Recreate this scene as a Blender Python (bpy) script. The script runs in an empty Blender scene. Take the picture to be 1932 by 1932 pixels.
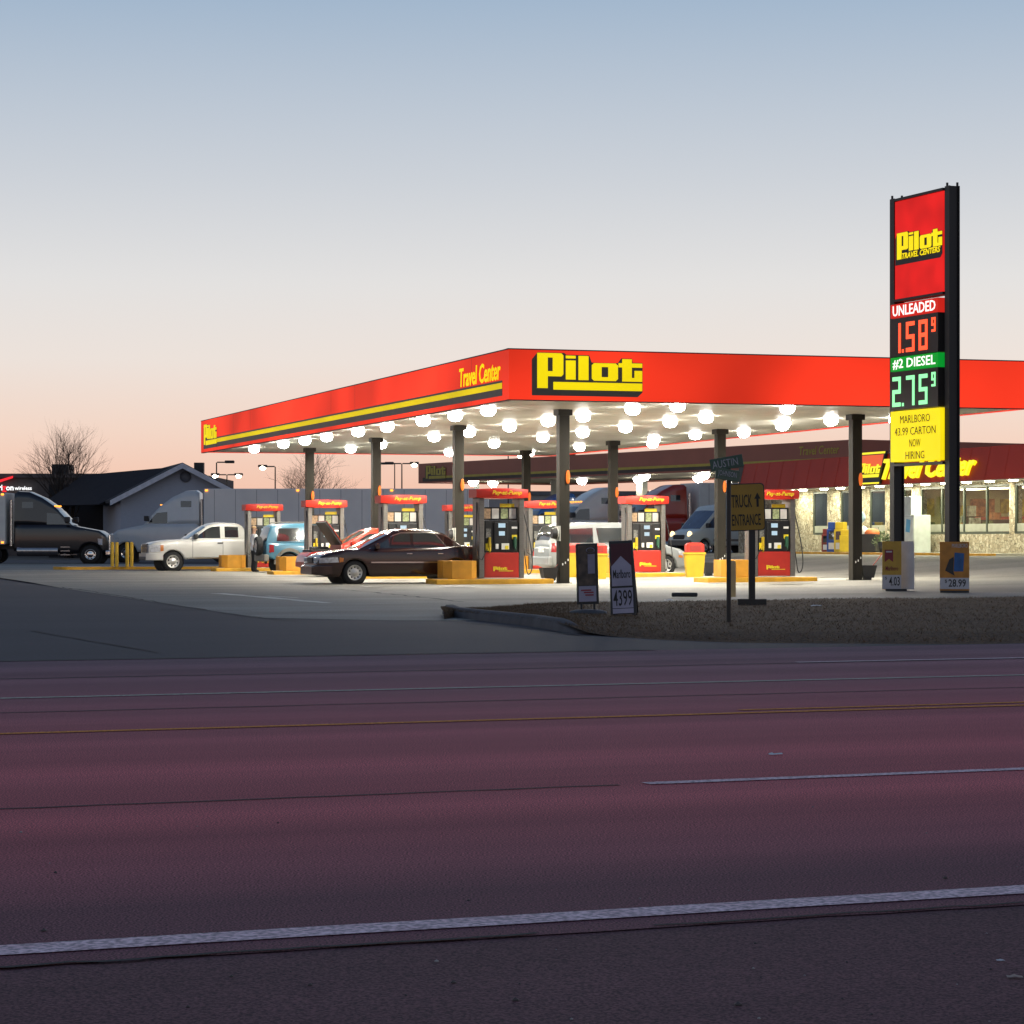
import bpy, bmesh, math, random
from mathutils import Vector, Matrix
random.seed(7)
PI = math.pi
S = bpy.context.scene
COL = S.collection
# ---------------------------------------------------------------- camera model
F, HZ, CX, EH = 4830.0, 1021.3, 966.0, 1.2        # focal, horizon row, centre column (measured units), eye height in metres
K = 1932/3840

def gp(x, y, z=0.0):
    Y = F*(EH-z)/(y-HZ)
    return Vector(((x-CX)/F*Y, Y, z))

def dp(x, y, Y):
    return Vector(((x-CX)*Y/F, Y, EH-(y-HZ)*Y/F))

TH = math.radians(17.8)
U = Vector((math.cos(TH), math.sin(TH), 0)); V = Vector((-math.sin(TH), math.cos(TH), 0)); ZV = Vector((0, 0, 1))
CORNER = Vector((0, 66.4, 0)); COL0 = Vector((1.43, 71.8, 0))
BAY, ROW = 9.0, 10.28
SOFFIT, FASC = 4.9, 1.27
RA = math.atan2(.374, .927)
RD = Vector((.927, .374, 0)).normalized(); RN = Vector((-.374, .927, 0)).normalized()
S0 = Vector((13.4, 123, 0)); SW = Vector((.3102, -.9507, 0)).normalized(); SN = Vector((-.9507, -.3102, 0)).normalized()

def smooth(a, b, x):
    t = max(0, min(1, (x-a)/(b-a))); return t*t*(3-2*t)

def gh(x, y):
    d = (Vector((x, y, 0))-S0).dot(SN)
    if y < 60: return 0.0
    k = smooth(60, 72, y)
    return k*(.05*smooth(24, 16, d)+.55*smooth(15, 3, d))

# ---------------------------------------------------------------- materials
MATS = {}
def nt(m):
    return m.node_tree.nodes, m.node_tree.links

def mat(name, col, rough=.6, metal=0.0, var=.12, scale=3.0, bump=0.0, bscale=40.0, coat=0.0, emit=None, estr=0.0, spec=.5, stretch=None, rotz=0):
    if name in MATS: return MATS[name]
    m = bpy.data.materials.new(name); m.use_nodes = True
    n, l = nt(m); b = n['Principled BSDF']
    b.inputs['Roughness'].default_value = rough; b.inputs['Metallic'].default_value = metal
    b.inputs['Coat Weight'].default_value = coat; b.inputs['Specular IOR Level'].default_value = spec
    b.inputs['Coat Roughness'].default_value = .08
    tc = n.new('ShaderNodeTexCoord'); mp = n.new('ShaderNodeMapping'); l.new(tc.outputs['Object'], mp.inputs['Vector'])
    if stretch: mp.inputs['Scale'].default_value = stretch
    mp.inputs['Rotation'].default_value = (0, 0, rotz)
    no = n.new('ShaderNodeTexNoise'); no.inputs['Scale'].default_value = scale; no.inputs['Detail'].default_value = 6
    l.new(mp.outputs['Vector'], no.inputs['Vector'])
    cr = n.new('ShaderNodeValToRGB'); l.new(no.outputs['Fac'], cr.inputs['Fac'])
    c = cr.color_ramp; c.elements[0].position = .3; c.elements[1].position = .7
    c.elements[0].color = tuple(max(0, x*(1-var)) for x in col)+(1,); c.elements[1].color = tuple(min(1, x*(1+var)) for x in col)+(1,)
    l.new(cr.outputs['Color'], b.inputs['Base Color'])
    if bump:
        n2 = n.new('ShaderNodeTexNoise'); n2.inputs['Scale'].default_value = bscale; n2.inputs['Detail'].default_value = 4
        l.new(tc.outputs['Object'], n2.inputs['Vector'])
        bu = n.new('ShaderNodeBump'); bu.inputs['Strength'].default_value = bump; bu.inputs['Distance'].default_value = .02
        l.new(n2.outputs['Fac'], bu.inputs['Height']); l.new(bu.outputs['Normal'], b.inputs['Normal'])
    if emit:
        b.inputs['Emission Color'].default_value = tuple(emit)+(1,); b.inputs['Emission Strength'].default_value = estr
    MATS[name] = m; return m

def backlit(name, col, ecol, estr, scale=.5, lo=.75):
    """translucent plastic face lit from inside by tubes: emission varies a little with the tubes"""
    m = mat(name, col, rough=.6, var=.05, spec=.12)
    n, l = nt(m); b = n['Principled BSDF']
    tc = n.new('ShaderNodeTexCoord'); no = n.new('ShaderNodeTexNoise'); no.inputs['Scale'].default_value = scale; no.inputs['Detail'].default_value = 1
    l.new(tc.outputs['Object'], no.inputs['Vector'])
    mr = n.new('ShaderNodeMapRange'); mr.inputs['From Min'].default_value = .3; mr.inputs['From Max'].default_value = .7
    mr.inputs['To Min'].default_value = lo*estr; mr.inputs['To Max'].default_value = (2-lo)*estr
    l.new(no.outputs['Fac'], mr.inputs['Value']); l.new(mr.outputs['Result'], b.inputs['Emission Strength'])
    b.inputs['Emission Color'].default_value = tuple(ecol)+(1,)
    return m

def glow(name, ecol, estr):
    return mat(name, (.03, .03, .03), var=0, rough=.5, emit=ecol, estr=estr)

def glass_mat(name, tint=(.02, .025, .03), rough=.03):
    return mat(name, tint, rough=rough, var=.2, scale=1.5, spec=.9, coat=.4)

def pane_mat(name, a=.75):
    if name in MATS: return MATS[name]
    m = bpy.data.materials.new(name); m.use_nodes = True; n, l = nt(m); n.clear()
    o = n.new('ShaderNodeOutputMaterial'); g = n.new('ShaderNodeBsdfGlossy'); t = n.new('ShaderNodeBsdfTransparent'); mx = n.new('ShaderNodeMixShader')
    g.inputs['Roughness'].default_value = .05; g.inputs['Color'].default_value = (.7, .75, .72, 1); t.inputs['Color'].default_value = (a, a*1.02, a*.97, 1)
    mx.inputs['Fac'].default_value = .1
    l.new(t.outputs['BSDF'], mx.inputs[1]); l.new(g.outputs['BSDF'], mx.inputs[2]); l.new(mx.outputs['Shader'], o.inputs['Surface'])
    MATS[name] = m; return m

# ---------------------------------------------------------------- mesh building
class MB:
    def __init__(s): s.v = []; s.f = []; s.m = []; s.sm = []
    def add(s, vs, fs, mi=0, sm=False):
        k = len(s.v); s.v += [tuple(v) for v in vs]
        for f in fs: s.f.append(tuple(k+i for i in f)); s.m.append(mi); s.sm.append(sm)
    def poly(s, pts, mi=0): s.add(pts, [tuple(range(len(pts)))], mi)
    def box(s, c, d, mi=0, M=None, bev=0):
        x, y, z = [a/2 for a in d]
        if bev:
            b = min(bev, x*.9, y*.9, z*.9)
            bm = bmesh.new(); bmesh.ops.create_cube(bm, size=1)
            for v in bm.verts: v.co = Vector((v.co.x*2*x, v.co.y*2*y, v.co.z*2*z))
            bmesh.ops.bevel(bm, geom=bm.edges[:], offset=b, segments=2, affect='EDGES', profile=.6)
            bm.verts.index_update(); vs = [v.co.copy() for v in bm.verts]; fs = [[v.index for v in f.verts] for f in bm.faces]; bm.free()
        else:
            vs = [Vector((a*x, b*y, e*z)) for a in (-1, 1) for b in (-1, 1) for e in (-1, 1)]
            fs = [(0, 1, 3, 2), (4, 6, 7, 5), (0, 4, 5, 1), (2, 3, 7, 6), (0, 2, 6, 4), (1, 5, 7, 3)]
        if M is not None: vs = [M @ v for v in vs]
        c = Vector(c); s.add([c+v for v in vs], fs, mi)
    def prism(s, pts, vec, mi=0, mi_side=None):
        """closed slab: flat outline pts (3D) pushed along vec"""
        n = len(pts); vec = Vector(vec); a = [Vector(p) for p in pts]; b = [p+vec for p in a]
        s.add(a+b, [tuple(range(n))[::-1], tuple(range(n, 2*n))], mi)
        s.add(a+b, [(i, (i+1) % n, n+(i+1) % n, n+i) for i in range(n)], mi if mi_side is None else mi_side)
    def cyl(s, p0, p1, r0, r1=None, n=12, mi=0, cap=True, sm=True):
        r1 = r0 if r1 is None else r1; p0 = Vector(p0); p1 = Vector(p1); d = (p1-p0).normalized()
        a = d.orthogonal().normalized(); b = d.cross(a)
        ring = lambda p, r: [p+(a*math.cos(2*PI*i/n)+b*math.sin(2*PI*i/n))*r for i in range(n)]
        s.add(ring(p0, r0)+ring(p1, r1), [(i, (i+1) % n, n+(i+1) % n, n+i) for i in range(n)], mi, sm)
        if cap: s.add(ring(p0, r0), [tuple(range(n))[::-1]], mi); s.add(ring(p1, r1), [tuple(range(n))], mi)
    def tube(s, pts, r, n=6, mi=0):
        pts = [Vector(p) for p in pts]; rs = r if isinstance(r, (list, tuple)) else [r]*len(pts); rings = []
        a = None
        for i, p in enumerate(pts):
            d = (pts[min(i+1, len(pts)-1)]-pts[max(i-1, 0)]).normalized()
            a = d.orthogonal().normalized() if a is None else (a-d*a.dot(d)).normalized()
            b = d.cross(a); rings += [p+(a*math.cos(2*PI*j/n)+b*math.sin(2*PI*j/n))*rs[i] for j in range(n)]
        m = len(pts)
        s.add(rings, [(i*n+j, i*n+(j+1) % n, (i+1)*n+(j+1) % n, (i+1)*n+j) for i in range(m-1) for j in range(n)]+[tuple(range(n))[::-1], tuple(range((m-1)*n, m*n))], mi, True)
    def lathe(s, prof, c, axis, n=20, mi=0, sm=True):
        """prof: (radius, offset along axis)"""
        c = Vector(c); d = Vector(axis).normalized(); a = d.orthogonal().normalized(); b = d.cross(a); vs = []
        for r, o in prof: vs += [c+d*o+(a*math.cos(2*PI*j/n)+b*math.sin(2*PI*j/n))*r for j in range(n)]
        m = len(prof)
        s.add(vs, [(i*n+j, i*n+(j+1) % n, (i+1)*n+(j+1) % n, (i+1)*n+j) for i in range(m-1) for j in range(n)], mi, sm)
    def ball(s, c, r, n=10, mi=0, sc=(1, 1, 1), lo=-1, hi=1):
        prof = []
        for i in range(n+1):
            t = -PI/2+PI*i/n; z = math.sin(t)
            if lo-1e-6 <= z <= hi+1e-6: prof.append((max(1e-4, math.cos(t)*r), z*r))
        k = len(s.v); s.lathe(prof, (0, 0, 0), (0, 0, 1), 2*n, mi); c = Vector(c)
        for i in range(k, len(s.v)): s.v[i] = tuple(c+Vector((s.v[i][0]*sc[0], s.v[i][1]*sc[1], s.v[i][2]*sc[2])))
    def xform(s, M, k=0):
        for i in range(k, len(s.v)): s.v[i] = tuple(M @ Vector(s.v[i]))
    def build(s, name, mats, parent=None, fix=True, smooth=None):
        me = bpy.data.meshes.new(name); me.from_pydata(s.v, [], s.f)
        for m in (mats if isinstance(mats, (list, tuple)) else [mats]): me.materials.append(m)
        me.polygons.foreach_set('material_index', s.m)
        me.polygons.foreach_set('use_smooth', s.sm if smooth is None else [smooth]*len(s.f))
        if fix:
            bm = bmesh.new(); bm.from_mesh(me); bmesh.ops.recalc_face_normals(bm, faces=bm.faces); bm.to_mesh(me); bm.free()
        me.update()
        o = bpy.data.objects.new(name, me); COL.objects.link(o)
        if parent: o.parent = parent
        return o

def tag(o, label=None, cat=None, group=None, kind=None):
    if label: o['label'] = label
    if cat: o['category'] = cat
    if group: o['group'] = group
    if kind: o['kind'] = kind
    return o

def thing(name, label, cat, loc=(0, 0, 0), rz=0, group=None):
    o = bpy.data.objects.new(name, None); o.empty_display_size = .2; COL.objects.link(o)
    o.location = loc; o.rotation_euler = (0, 0, rz); return tag(o, label, cat, group)

KIDS = lambda o: [c for c in bpy.data.objects if c.parent == o]
def dup(o, loc=None, rz=None, label=None, parent=None):
    c = o.copy(); COL.objects.link(c)
    if parent: c.parent = parent
    if loc is not None: c.location = loc
    if rz is not None: c.rotation_euler = (0, 0, rz)
    if label: c['label'] = label
    for k in KIDS(o): dup(k, parent=c)
    return c

def struct(name, mb, m, fix=True, kind='structure'):
    return tag(mb.build(name, m, fix=fix), kind=kind)

def text_geo(body, offset=0.0, shear=0.0, res=2):
    cu = bpy.data.curves.new('lettering', 'FONT'); cu.body = body; cu.offset = offset; cu.shear = shear; cu.resolution_u = res; cu.align_x = 'CENTER'
    cu.space_line = .95
    ob = bpy.data.objects.new('lettering', cu); me = bpy.data.meshes.new_from_object(ob)
    vs = [v.co.copy() for v in me.vertices]; fs = [tuple(p.vertices) for p in me.polygons]
    bpy.data.objects.remove(ob); bpy.data.curves.remove(cu); bpy.data.meshes.remove(me)
    return vs, fs

def text(mb, body, c, ux, uz, w, h, mi=0, off=0.0, shear=0.0, depth=0.0):
    """fit lettering into a w x h box centred at c, in the plane of ux (reading direction) and uz (up)"""
    vs, fs = text_geo(body, off, shear)
    x0 = min(v.x for v in vs); x1 = max(v.x for v in vs); y0 = min(v.y for v in vs); y1 = max(v.y for v in vs)
    c = Vector(c); ux = Vector(ux).normalized(); uz = Vector(uz).normalized()
    f = lambda v: c+ux*(((v.x-x0)/(x1-x0)-.5)*w)+uz*(((v.y-y0)/(y1-y0)-.5)*h)
    if depth:
        nrm = ux.cross(uz)*depth
        mb.add([f(v)+nrm for v in vs], fs, mi)
        cnt = {}
        for fa in fs:
            for i in range(len(fa)):
                e = (fa[i], fa[(i+1) % len(fa)]); cnt[e] = 1
        k = [e for e in cnt if (e[1], e[0]) not in cnt]
        for a, b in k: mb.add([f(vs[a]), f(vs[b]), f(vs[b])+nrm, f(vs[a])+nrm], [(0, 1, 2, 3)], mi)
    else: mb.add([f(v) for v in vs], fs, mi)

def logo(mbs, mbl, o, ux, uz, w, shadow=True, bar=True, n=.0):
    """chunky wordmark; o = lower left corner, w = total width"""
    o = Vector(o); ux = Vector(ux).normalized(); uz = Vector(uz).normalized(); nn = ux.cross(uz)
    P = lambda x, y, d: o+ux*((x-843)/885*w)+uz*((492-y)/885*w)+nn*d
    th = .012
    def blk(pts): mbl.prism([P(x, y, .008+n) for x, y in pts], nn*th)
    R = lambda a, b, c, d: [(a, b), (c, b), (c, d), (a, d)]
    if shadow:
        sh = [(843, 222), (888, 168), (1100, 168), (1118, 182), (1300, 182), (1320, 236), (1530, 236), (1556, 200), (1645, 200), (1650, 230), (1730, 232), (1730, 455), (1690, 492), (843, 492)]
        mbs.prism([P(x, y, .004+n) for x, y in sh], nn*.003)
    blk(R(885, 172, 968, 436)); blk([(968, 172), (1076, 172), (1092, 188), (1092, 330), (1076, 346), (1008, 346), (1008, 205), (968, 205)]); blk(R(968, 308, 1008, 346))
    blk(R(1112, 188, 1190, 209)); blk(R(1112, 224, 1190, 368)); blk(R(1213, 188, 1293, 370))
    blk([(1320, 256), (1338, 240), (1398, 240), (1398, 373), (1338, 373), (1320, 357)]); blk([(1452, 240), (1512, 240), (1530, 256), (1530, 357), (1512, 373), (1452, 373)])
    blk(R(1398, 240, 1452, 268)); blk(R(1398, 345, 1452, 373))
    blk(R(1565, 205, 1642, 375)); blk(R(1535, 236, 1565, 268)); blk(R(1642, 236, 1726, 268)); blk(R(1642, 347, 1726, 375)); blk(R(1664, 292, 1726, 347))
    if bar: blk(R(1013, 388, 1726, 446))

def pw(pts):
    def f(x):
        if x <= pts[0][0]: return pts[0][1]
        for (a, b), (c, d) in zip(pts, pts[1:]):
            if x <= c: return b+(d-b)*(x-a)/(c-a)
        return pts[-1][1]
    return f

# common materials
M_BLACK = mat('black_paint', (.007, .007, .008), rough=.45)
M_STEEL = mat('brushed_steel', (.20, .19, .175), rough=.38, metal=.8, stretch=(1, 1, 12), scale=4)
M_WHITE = mat('white_paint', (.72, .71, .68), rough=.5, var=.05)
M_RUB = mat('tyre_rubber', (.014, .014, .015), rough=.85, bump=.2)
M_CHROME = mat('chrome', (.6, .6, .6), rough=.15, metal=1, var=.05)
M_GLASS = glass_mat('dark_glass')
M_REDP = mat('red_panel', (.42, .022, .012), rough=.4, var=.1)
M_YEL = mat('yellow_safety_paint', (.62, .32, .02), rough=.65, var=.22, scale=2.5, bump=.15)
M_YEL2 = mat('yellow_plastic', (.46, .31, .012), rough=.5, var=.1)
M_YTXT = mat('yellow_lettering', (.8, .62, .02), rough=.5, var=.03)
M_DARK = mat('dark_plastic', (.02, .02, .022), rough=.55)
M_AMBER = glow('amber_lamp', (1, .33, .03), 3.0)
M_REDL = mat('red_lens', (.25, .01, .01), rough=.15, var=.1)
# ---------------------------------------------------------------- sky and camera
w = bpy.data.worlds.new("World"); S.world = w; w.use_nodes = True
n, l = nt(w); bg = n['Background']
tc = n.new('ShaderNodeTexCoord'); sx = n.new('ShaderNodeSeparateXYZ'); l.new(tc.outputs['Generated'], sx.inputs['Vector'])
mr = n.new('ShaderNodeMapRange'); mr.inputs['From Min'].default_value = 0; mr.inputs['From Max'].default_value = 1
l.new(sx.outputs['Z'], mr.inputs['Value'])
cr = n.new('ShaderNodeValToRGB'); l.new(mr.outputs['Result'], cr.inputs['Fac'])
stops = [(0.0, (.90, .50, .37)), (.020, (.89, .56, .43)), (.042, (.87, .66, .56)), (.070, (.81, .735, .695)), (.100, (.735, .725, .73)), (.140, (.575, .61, .67)), (.21, (.33, .44, .585)), (.30, (.20, .31, .47)), (.48, (.13, .20, .33)), (1.0, (.035, .055, .13))]
e = cr.color_ramp.elements
e[0].position, e[0].color = stops[0][0], stops[0][1]+(1,)
e[1].position, e[1].color = stops[-1][0], stops[-1][1]+(1,)
for p, c in stops[1:-1]:
    k = e.new(p); k.color = c+(1,)
sky = n.new('ShaderNodeTexSky'); sky.sky_type = 'NISHITA'; sky.sun_disc = False; sky.sun_elevation = math.radians(0.5); sky.sun_rotation = math.radians(60); sky.dust_density = 1.5
mxs = n.new('ShaderNodeMix'); mxs.data_type = 'RGBA'; mxs.blend_type = 'ADD'; mxs.inputs['Factor'].default_value = .035
l.new(cr.outputs['Color'], mxs.inputs['A']); l.new(sky.outputs['Color'], mxs.inputs['B'])
mr2 = n.new('ShaderNodeMapRange'); mr2.inputs['From Min'].default_value = -.6; mr2.inputs['From Max'].default_value = .7; mr2.inputs['To Min'].default_value = 1.05; mr2.inputs['To Max'].default_value = 1.0
l.new(sx.outputs['Y'], mr2.inputs['Value'])
mxd = n.new('ShaderNodeMix'); mxd.data_type = 'RGBA'; mxd.blend_type = 'MULTIPLY'; mxd.inputs['Factor'].default_value = 1
l.new(mxs.outputs['Result'], mxd.inputs['A']); l.new(mr2.outputs['Result'], mxd.inputs['B'])
l.new(mxd.outputs['Result'], bg.inputs['Color']); bg.inputs['Strength'].default_value = 1.0

cam = bpy.data.cameras.new('camera'); co = bpy.data.objects.new('camera', cam); COL.objects.link(co)
co.location = (0, 0, EH); co.rotation_euler = (PI/2, 0, 0)
cam.sensor_width = 36; cam.lens = 90; cam.shift_y = 110/3840; cam.clip_end = 9000; cam.clip_start = .1
S.camera = co
S.view_settings.view_transform = 'Standard'; S.view_settings.look = 'None'; S.view_settings.exposure = 0; S.view_settings.gamma = 1
S.cycles.use_denoising = True
S.cycles.max_bounces = 6; S.cycles.diffuse_bounces = 3; S.cycles.glossy_bounces = 3; S.cycles.transparent_max_bounces = 8
S.cycles.sample_clamp_indirect = 6

# ---------------------------------------------------------------- ground, road, forecourt
def ground_mat(name, c1, c2, fine, fscale, big, bscale, rough=.85, bump=.3, rotz=0, stretch=(1, 1, 1), seams=None, bdist=.01, glow_ramp=None):
    return ground_mat_(name, c1, c2, fine, fscale, big, bscale, rough, bump, rotz, stretch, seams, bdist, glow_ramp)
def ground_mat_(name, c1, c2, fine, fscale, big, bscale, rough, bump, rotz, stretch, seams, bdist, glow_ramp):
    m = bpy.data.materials.new(name); m.use_nodes = True; n, l = nt(m); b = n['Principled BSDF']; b.inputs['Roughness'].default_value = rough
    b.inputs['Specular IOR Level'].default_value = .3
    tc = n.new('ShaderNodeTexCoord'); mp = n.new('ShaderNodeMapping'); mp.vector_type = 'TEXTURE'; mp.inputs['Rotation'].default_value = (0, 0, rotz)
    l.new(tc.outputs['Object'], mp.inputs['Vector'])
    m2 = n.new('ShaderNodeMapping'); m2.inputs['Scale'].default_value = stretch; l.new(mp.outputs['Vector'], m2.inputs['Vector'])
    nb = n.new('ShaderNodeTexNoise'); nb.inputs['Scale'].default_value = bscale; nb.inputs['Detail'].default_value = 7; nb.inputs['Roughness'].default_value = .6; l.new(m2.outputs['Vector'], nb.inputs['Vector'])
    cr = n.new('ShaderNodeValToRGB'); cr.color_ramp.elements[0].position = .5-big; cr.color_ramp.elements[1].position = .5+big
    cr.color_ramp.elements[0].color = c1+(1,); cr.color_ramp.elements[1].color = c2+(1,); l.new(nb.outputs['Fac'], cr.inputs['Fac'])
    if seams:
        sp = n.new('ShaderNodeSeparateXYZ'); l.new(mp.outputs['Vector'], sp.inputs['Vector']); wv = n.new('ShaderNodeMath'); wv.operation = 'SINE'; ml = n.new('ShaderNodeMath'); ml.operation = 'MULTIPLY_ADD'; ml.inputs[1].default_value = 2*PI/seams; ml.inputs[2].default_value = 1.1
        l.new(sp.outputs['Y'], ml.inputs[0]); l.new(ml.outputs[0], wv.inputs[0]); nw = n.new('ShaderNodeTexNoise'); nw.inputs['Scale'].default_value = .8; nw.inputs['Detail'].default_value = 5; l.new(m2.outputs['Vector'], nw.inputs['Vector'])
        m3 = n.new('ShaderNodeMath'); m3.operation = 'MULTIPLY'; l.new(wv.outputs[0], m3.inputs[0]); l.new(nw.outputs['Fac'], m3.inputs[1]); mr3 = n.new('ShaderNodeMapRange'); mr3.inputs['From Min'].default_value = -.5; mr3.inputs['From Max'].default_value = .5; mr3.inputs['To Min'].default_value = .90; mr3.inputs['To Max'].default_value = 1.05
        l.new(m3.outputs[0], mr3.inputs['Value']); mw = n.new('ShaderNodeMix'); mw.data_type = 'RGBA'; mw.blend_type = 'MULTIPLY'; mw.inputs['Factor'].default_value = 1; l.new(cr.outputs['Color'], mw.inputs['A']); l.new(mr3.outputs['Result'], mw.inputs['B']); big_out = mw.outputs['Result']
    else: big_out = cr.outputs['Color']
    if glow_ramp:   # tail-light glow painted across the road, reddest over the middle lanes
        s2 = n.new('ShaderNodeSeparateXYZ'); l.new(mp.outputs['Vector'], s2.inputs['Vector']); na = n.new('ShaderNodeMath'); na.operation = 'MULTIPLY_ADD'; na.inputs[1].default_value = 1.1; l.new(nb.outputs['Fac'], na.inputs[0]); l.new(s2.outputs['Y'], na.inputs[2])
        ml2 = n.new('ShaderNodeMapRange'); ml2.inputs['From Min'].default_value = glow_ramp[0][0]; ml2.inputs['From Max'].default_value = glow_ramp[-1][0]; l.new(na.outputs[0], ml2.inputs['Value'])
        c5 = n.new('ShaderNodeValToRGB'); l.new(ml2.outputs['Result'], c5.inputs['Fac']); sp_ = glow_ramp[-1][0]-glow_ramp[0][0]
        ce = c5.color_ramp.elements; ce[0].color = glow_ramp[0][1]+(1,); ce[1].color = glow_ramp[-1][1]+(1,)
        for q_, c_ in glow_ramp[1:-1]: ee = ce.new((q_-glow_ramp[0][0])/sp_); ee.color = c_+(1,)
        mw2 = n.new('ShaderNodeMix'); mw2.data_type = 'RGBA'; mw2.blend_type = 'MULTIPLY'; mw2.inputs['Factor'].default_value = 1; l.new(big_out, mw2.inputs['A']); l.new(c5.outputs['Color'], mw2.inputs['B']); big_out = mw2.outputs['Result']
    nf = n.new('ShaderNodeTexNoise'); nf.inputs['Scale'].default_value = fscale; nf.inputs['Detail'].default_value = 3; l.new(tc.outputs['Object'], nf.inputs['Vector'])
    r2 = n.new('ShaderNodeMapRange'); r2.inputs['From Min'].default_value = .38; r2.inputs['From Max'].default_value = .62; r2.inputs['To Min'].default_value = 1-fine; r2.inputs['To Max'].default_value = 1+fine
    l.new(nf.outputs['Fac'], r2.inputs['Value'])
    mx = n.new('ShaderNodeMix'); mx.data_type = 'RGBA'; mx.blend_type = 'MULTIPLY'; mx.inputs['Factor'].default_value = 1
    l.new(big_out, mx.inputs['A']); l.new(r2.outputs['Result'], mx.inputs['B'])
    l.new(mx.outputs['Result'], b.inputs['Base Color'])
    bu = n.new('ShaderNodeBump'); bu.inputs['Strength'].default_value = bump; bu.inputs['Distance'].default_value = bdist
    l.new(nf.outputs['Fac'], bu.inputs['Height']); l.new(bu.outputs['Normal'], b.inputs['Normal'])
    MATS[name] = m; return m

M_ASPH = ground_mat('glow_tinted_asphalt', (.34, .090, .096), (.52, .140, .148), .75, 120, .18, .55, rotz=RA, stretch=(.05, 1.3, 1), bump=.5, seams=1.83, glow_ramp=[(7, (.46, .68, .74)), (8.8, (.56, .74, .8)), (11.2, (1.25, 1.04, 1.06)), (14, (1.28, 1.08, 1.1)), (17, (1.1, 1.1, 1.14)), (20, (.84, 1.14, 1.2)), (25.6, (.5, 1.0, 1.1))])  # red of passing tail lights is tinted into the asphalt colour
M_SHLD = ground_mat('old_asphalt_shoulder', (.115, .048, .052), (.17, .072, .078), .55, 110, .2, .9, rotz=RA, stretch=(.25, 1, 1), bump=.6)
M_CONC = ground_mat('forecourt_concrete', (.15, .137, .112), (.31, .29, .24), .2, 22, .2, .26, rotz=RA, stretch=(.4, 1, 1), bump=.1, rough=.7)
M_LAND = ground_mat('dry_ground', (.07, .06, .045), (.12, .10, .075), .3, 8, .2, .05)
M_GRASSB = ground_mat('dormant_turf', (.085, .045, .019), (.16, .086, .037), .6, 30, .2, 1.2, bump=.8)
M_MARK = ground_mat('worn_white_road_paint', (.66, .44, .45), (.88, .66, .66), .4, 45, .25, 6, rotz=RA, bump=.2)  # white paint tinted pink to carry the red glow over the road
M_MARKY = ground_mat('worn_yellow_road_paint', (.66, .20, .03), (.85, .31, .04), .4, 45, .25, 5, rotz=RA, bump=.2)
M_MARKP = ground_mat('worn_pale_road_paint', (.38, .33, .26), (.62, .56, .44), .4, 45, .25, 5, rotz=RA, bump=.2)
M_SEAM = mat('road_seam_tar', (.018, .013, .014), rough=.8)
M_KERB = mat('kerb_concrete', (.07, .066, .07), rough=.85, var=.3, bump=.3)

def rp(q, t, z=0): return RN*q+RD*t+Vector((0, 0, z))
def strip(q0, q1, t0, t1, z, mb=None, dt=None, wob=0):
    mb = mb or MB(); N = max(1, int((t1-t0)/dt)) if dt else 1; prev = None
    for i in range(N+1):
        t = t0+(t1-t0)*i/N; o = random.uniform(-wob, wob)
        cur = (rp(q0+o, t, z), rp(q1+o*.8, t, z))
        if prev: mb.add([prev[0], cur[0], cur[1], prev[1]], [(0, 1, 2, 3)])
        prev = cur
    return mb
g = MB(); g.poly([(-4000, -300, -.08), (4000, -300, -.08), (4000, 7000, -.08), (-4000, 7000, -.08)]); struct('ground', g, M_LAND)
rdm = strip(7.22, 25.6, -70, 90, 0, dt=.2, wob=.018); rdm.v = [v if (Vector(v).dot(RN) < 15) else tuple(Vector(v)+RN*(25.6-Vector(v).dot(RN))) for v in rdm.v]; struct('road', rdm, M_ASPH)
struct('road_shoulder', strip(-14, 7.4, -70, 90, -.004), M_SHLD)
fc = MB(); Q = [25.6+i*2.2 for i in range(64)]; T = [-75+i*2.5 for i in range(76)]
for q in Q:
    for t in T:
        p = rp(q, t); fc.v.append((p.x, p.y, gh(p.x, p.y)-.003))
for i in range(len(Q)-1):
    for j in range(len(T)-1):
        k = i*len(T)+j; fc.f.append((k, k+1, k+1+len(T), k+len(T))); fc.m.append(0); fc.sm.append(True)
M_APR = ground_mat('dark_lot_surface', (.026, .022, .030), (.052, .045, .055), .2, 22, .22, .16, rotz=RA, stretch=(.35, 1, 1), bump=.12, rough=.75)  # darker and more violet than the slab round the pumps
struct('lot', fc, M_APR)
# pale concrete slab round the pumps, a few millimetres above the lot
A_, B_ = gp(60, 1101), gp(490, 1166); L_ = [A_+(A_-B_)*3, A_, B_, gp(842, 1172)]
sl_ = MB(); NX, NY = 56, 40
def inter(P, x):
    for a, b in zip(P, P[1:]):
        if a.x <= x <= b.x: return a.y+(b.y-a.y)*(x-a.x)/(b.x-a.x)
    return P[-1].y
for i in range(NX+1):
    x = -34+(26+34)*i/NX; y0 = inter(sorted(L_, key=lambda p: p.x), x) if x < gp(842, 1172).x else gp(842, 1172).y+0.2+(x-gp(842, 1172).x)*.404; y1 = 126-.3*x; y0 = min(y0, y1-1)
    for j in range(NY+1): y = y0+(y1-y0)*j/NY; sl_.v.append((x, y, gh(x, y)+.001+.03*smooth(66, 74, y)))
for i in range(NX):
    for j in range(NY): k = i*(NY+1)+j; sl_.f.append((k, k+1, k+NY+2, k+NY+1)); sl_.m.append(0); sl_.sm.append(True)
struct('forecourt', sl_, M_CONC)
struct('edge_marking', strip(7.42, 7.60, -30, 60, .004, dt=.5, wob=.004), M_MARK)
dm = MB()
for k in (0, 1, 2, 3): strip(11.44, 11.55, 5.35+k*12.2, 5.35+k*12.2+3.6, .004, dm, .3, .004)
struct('lane_marking', dm, M_MARK)
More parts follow.
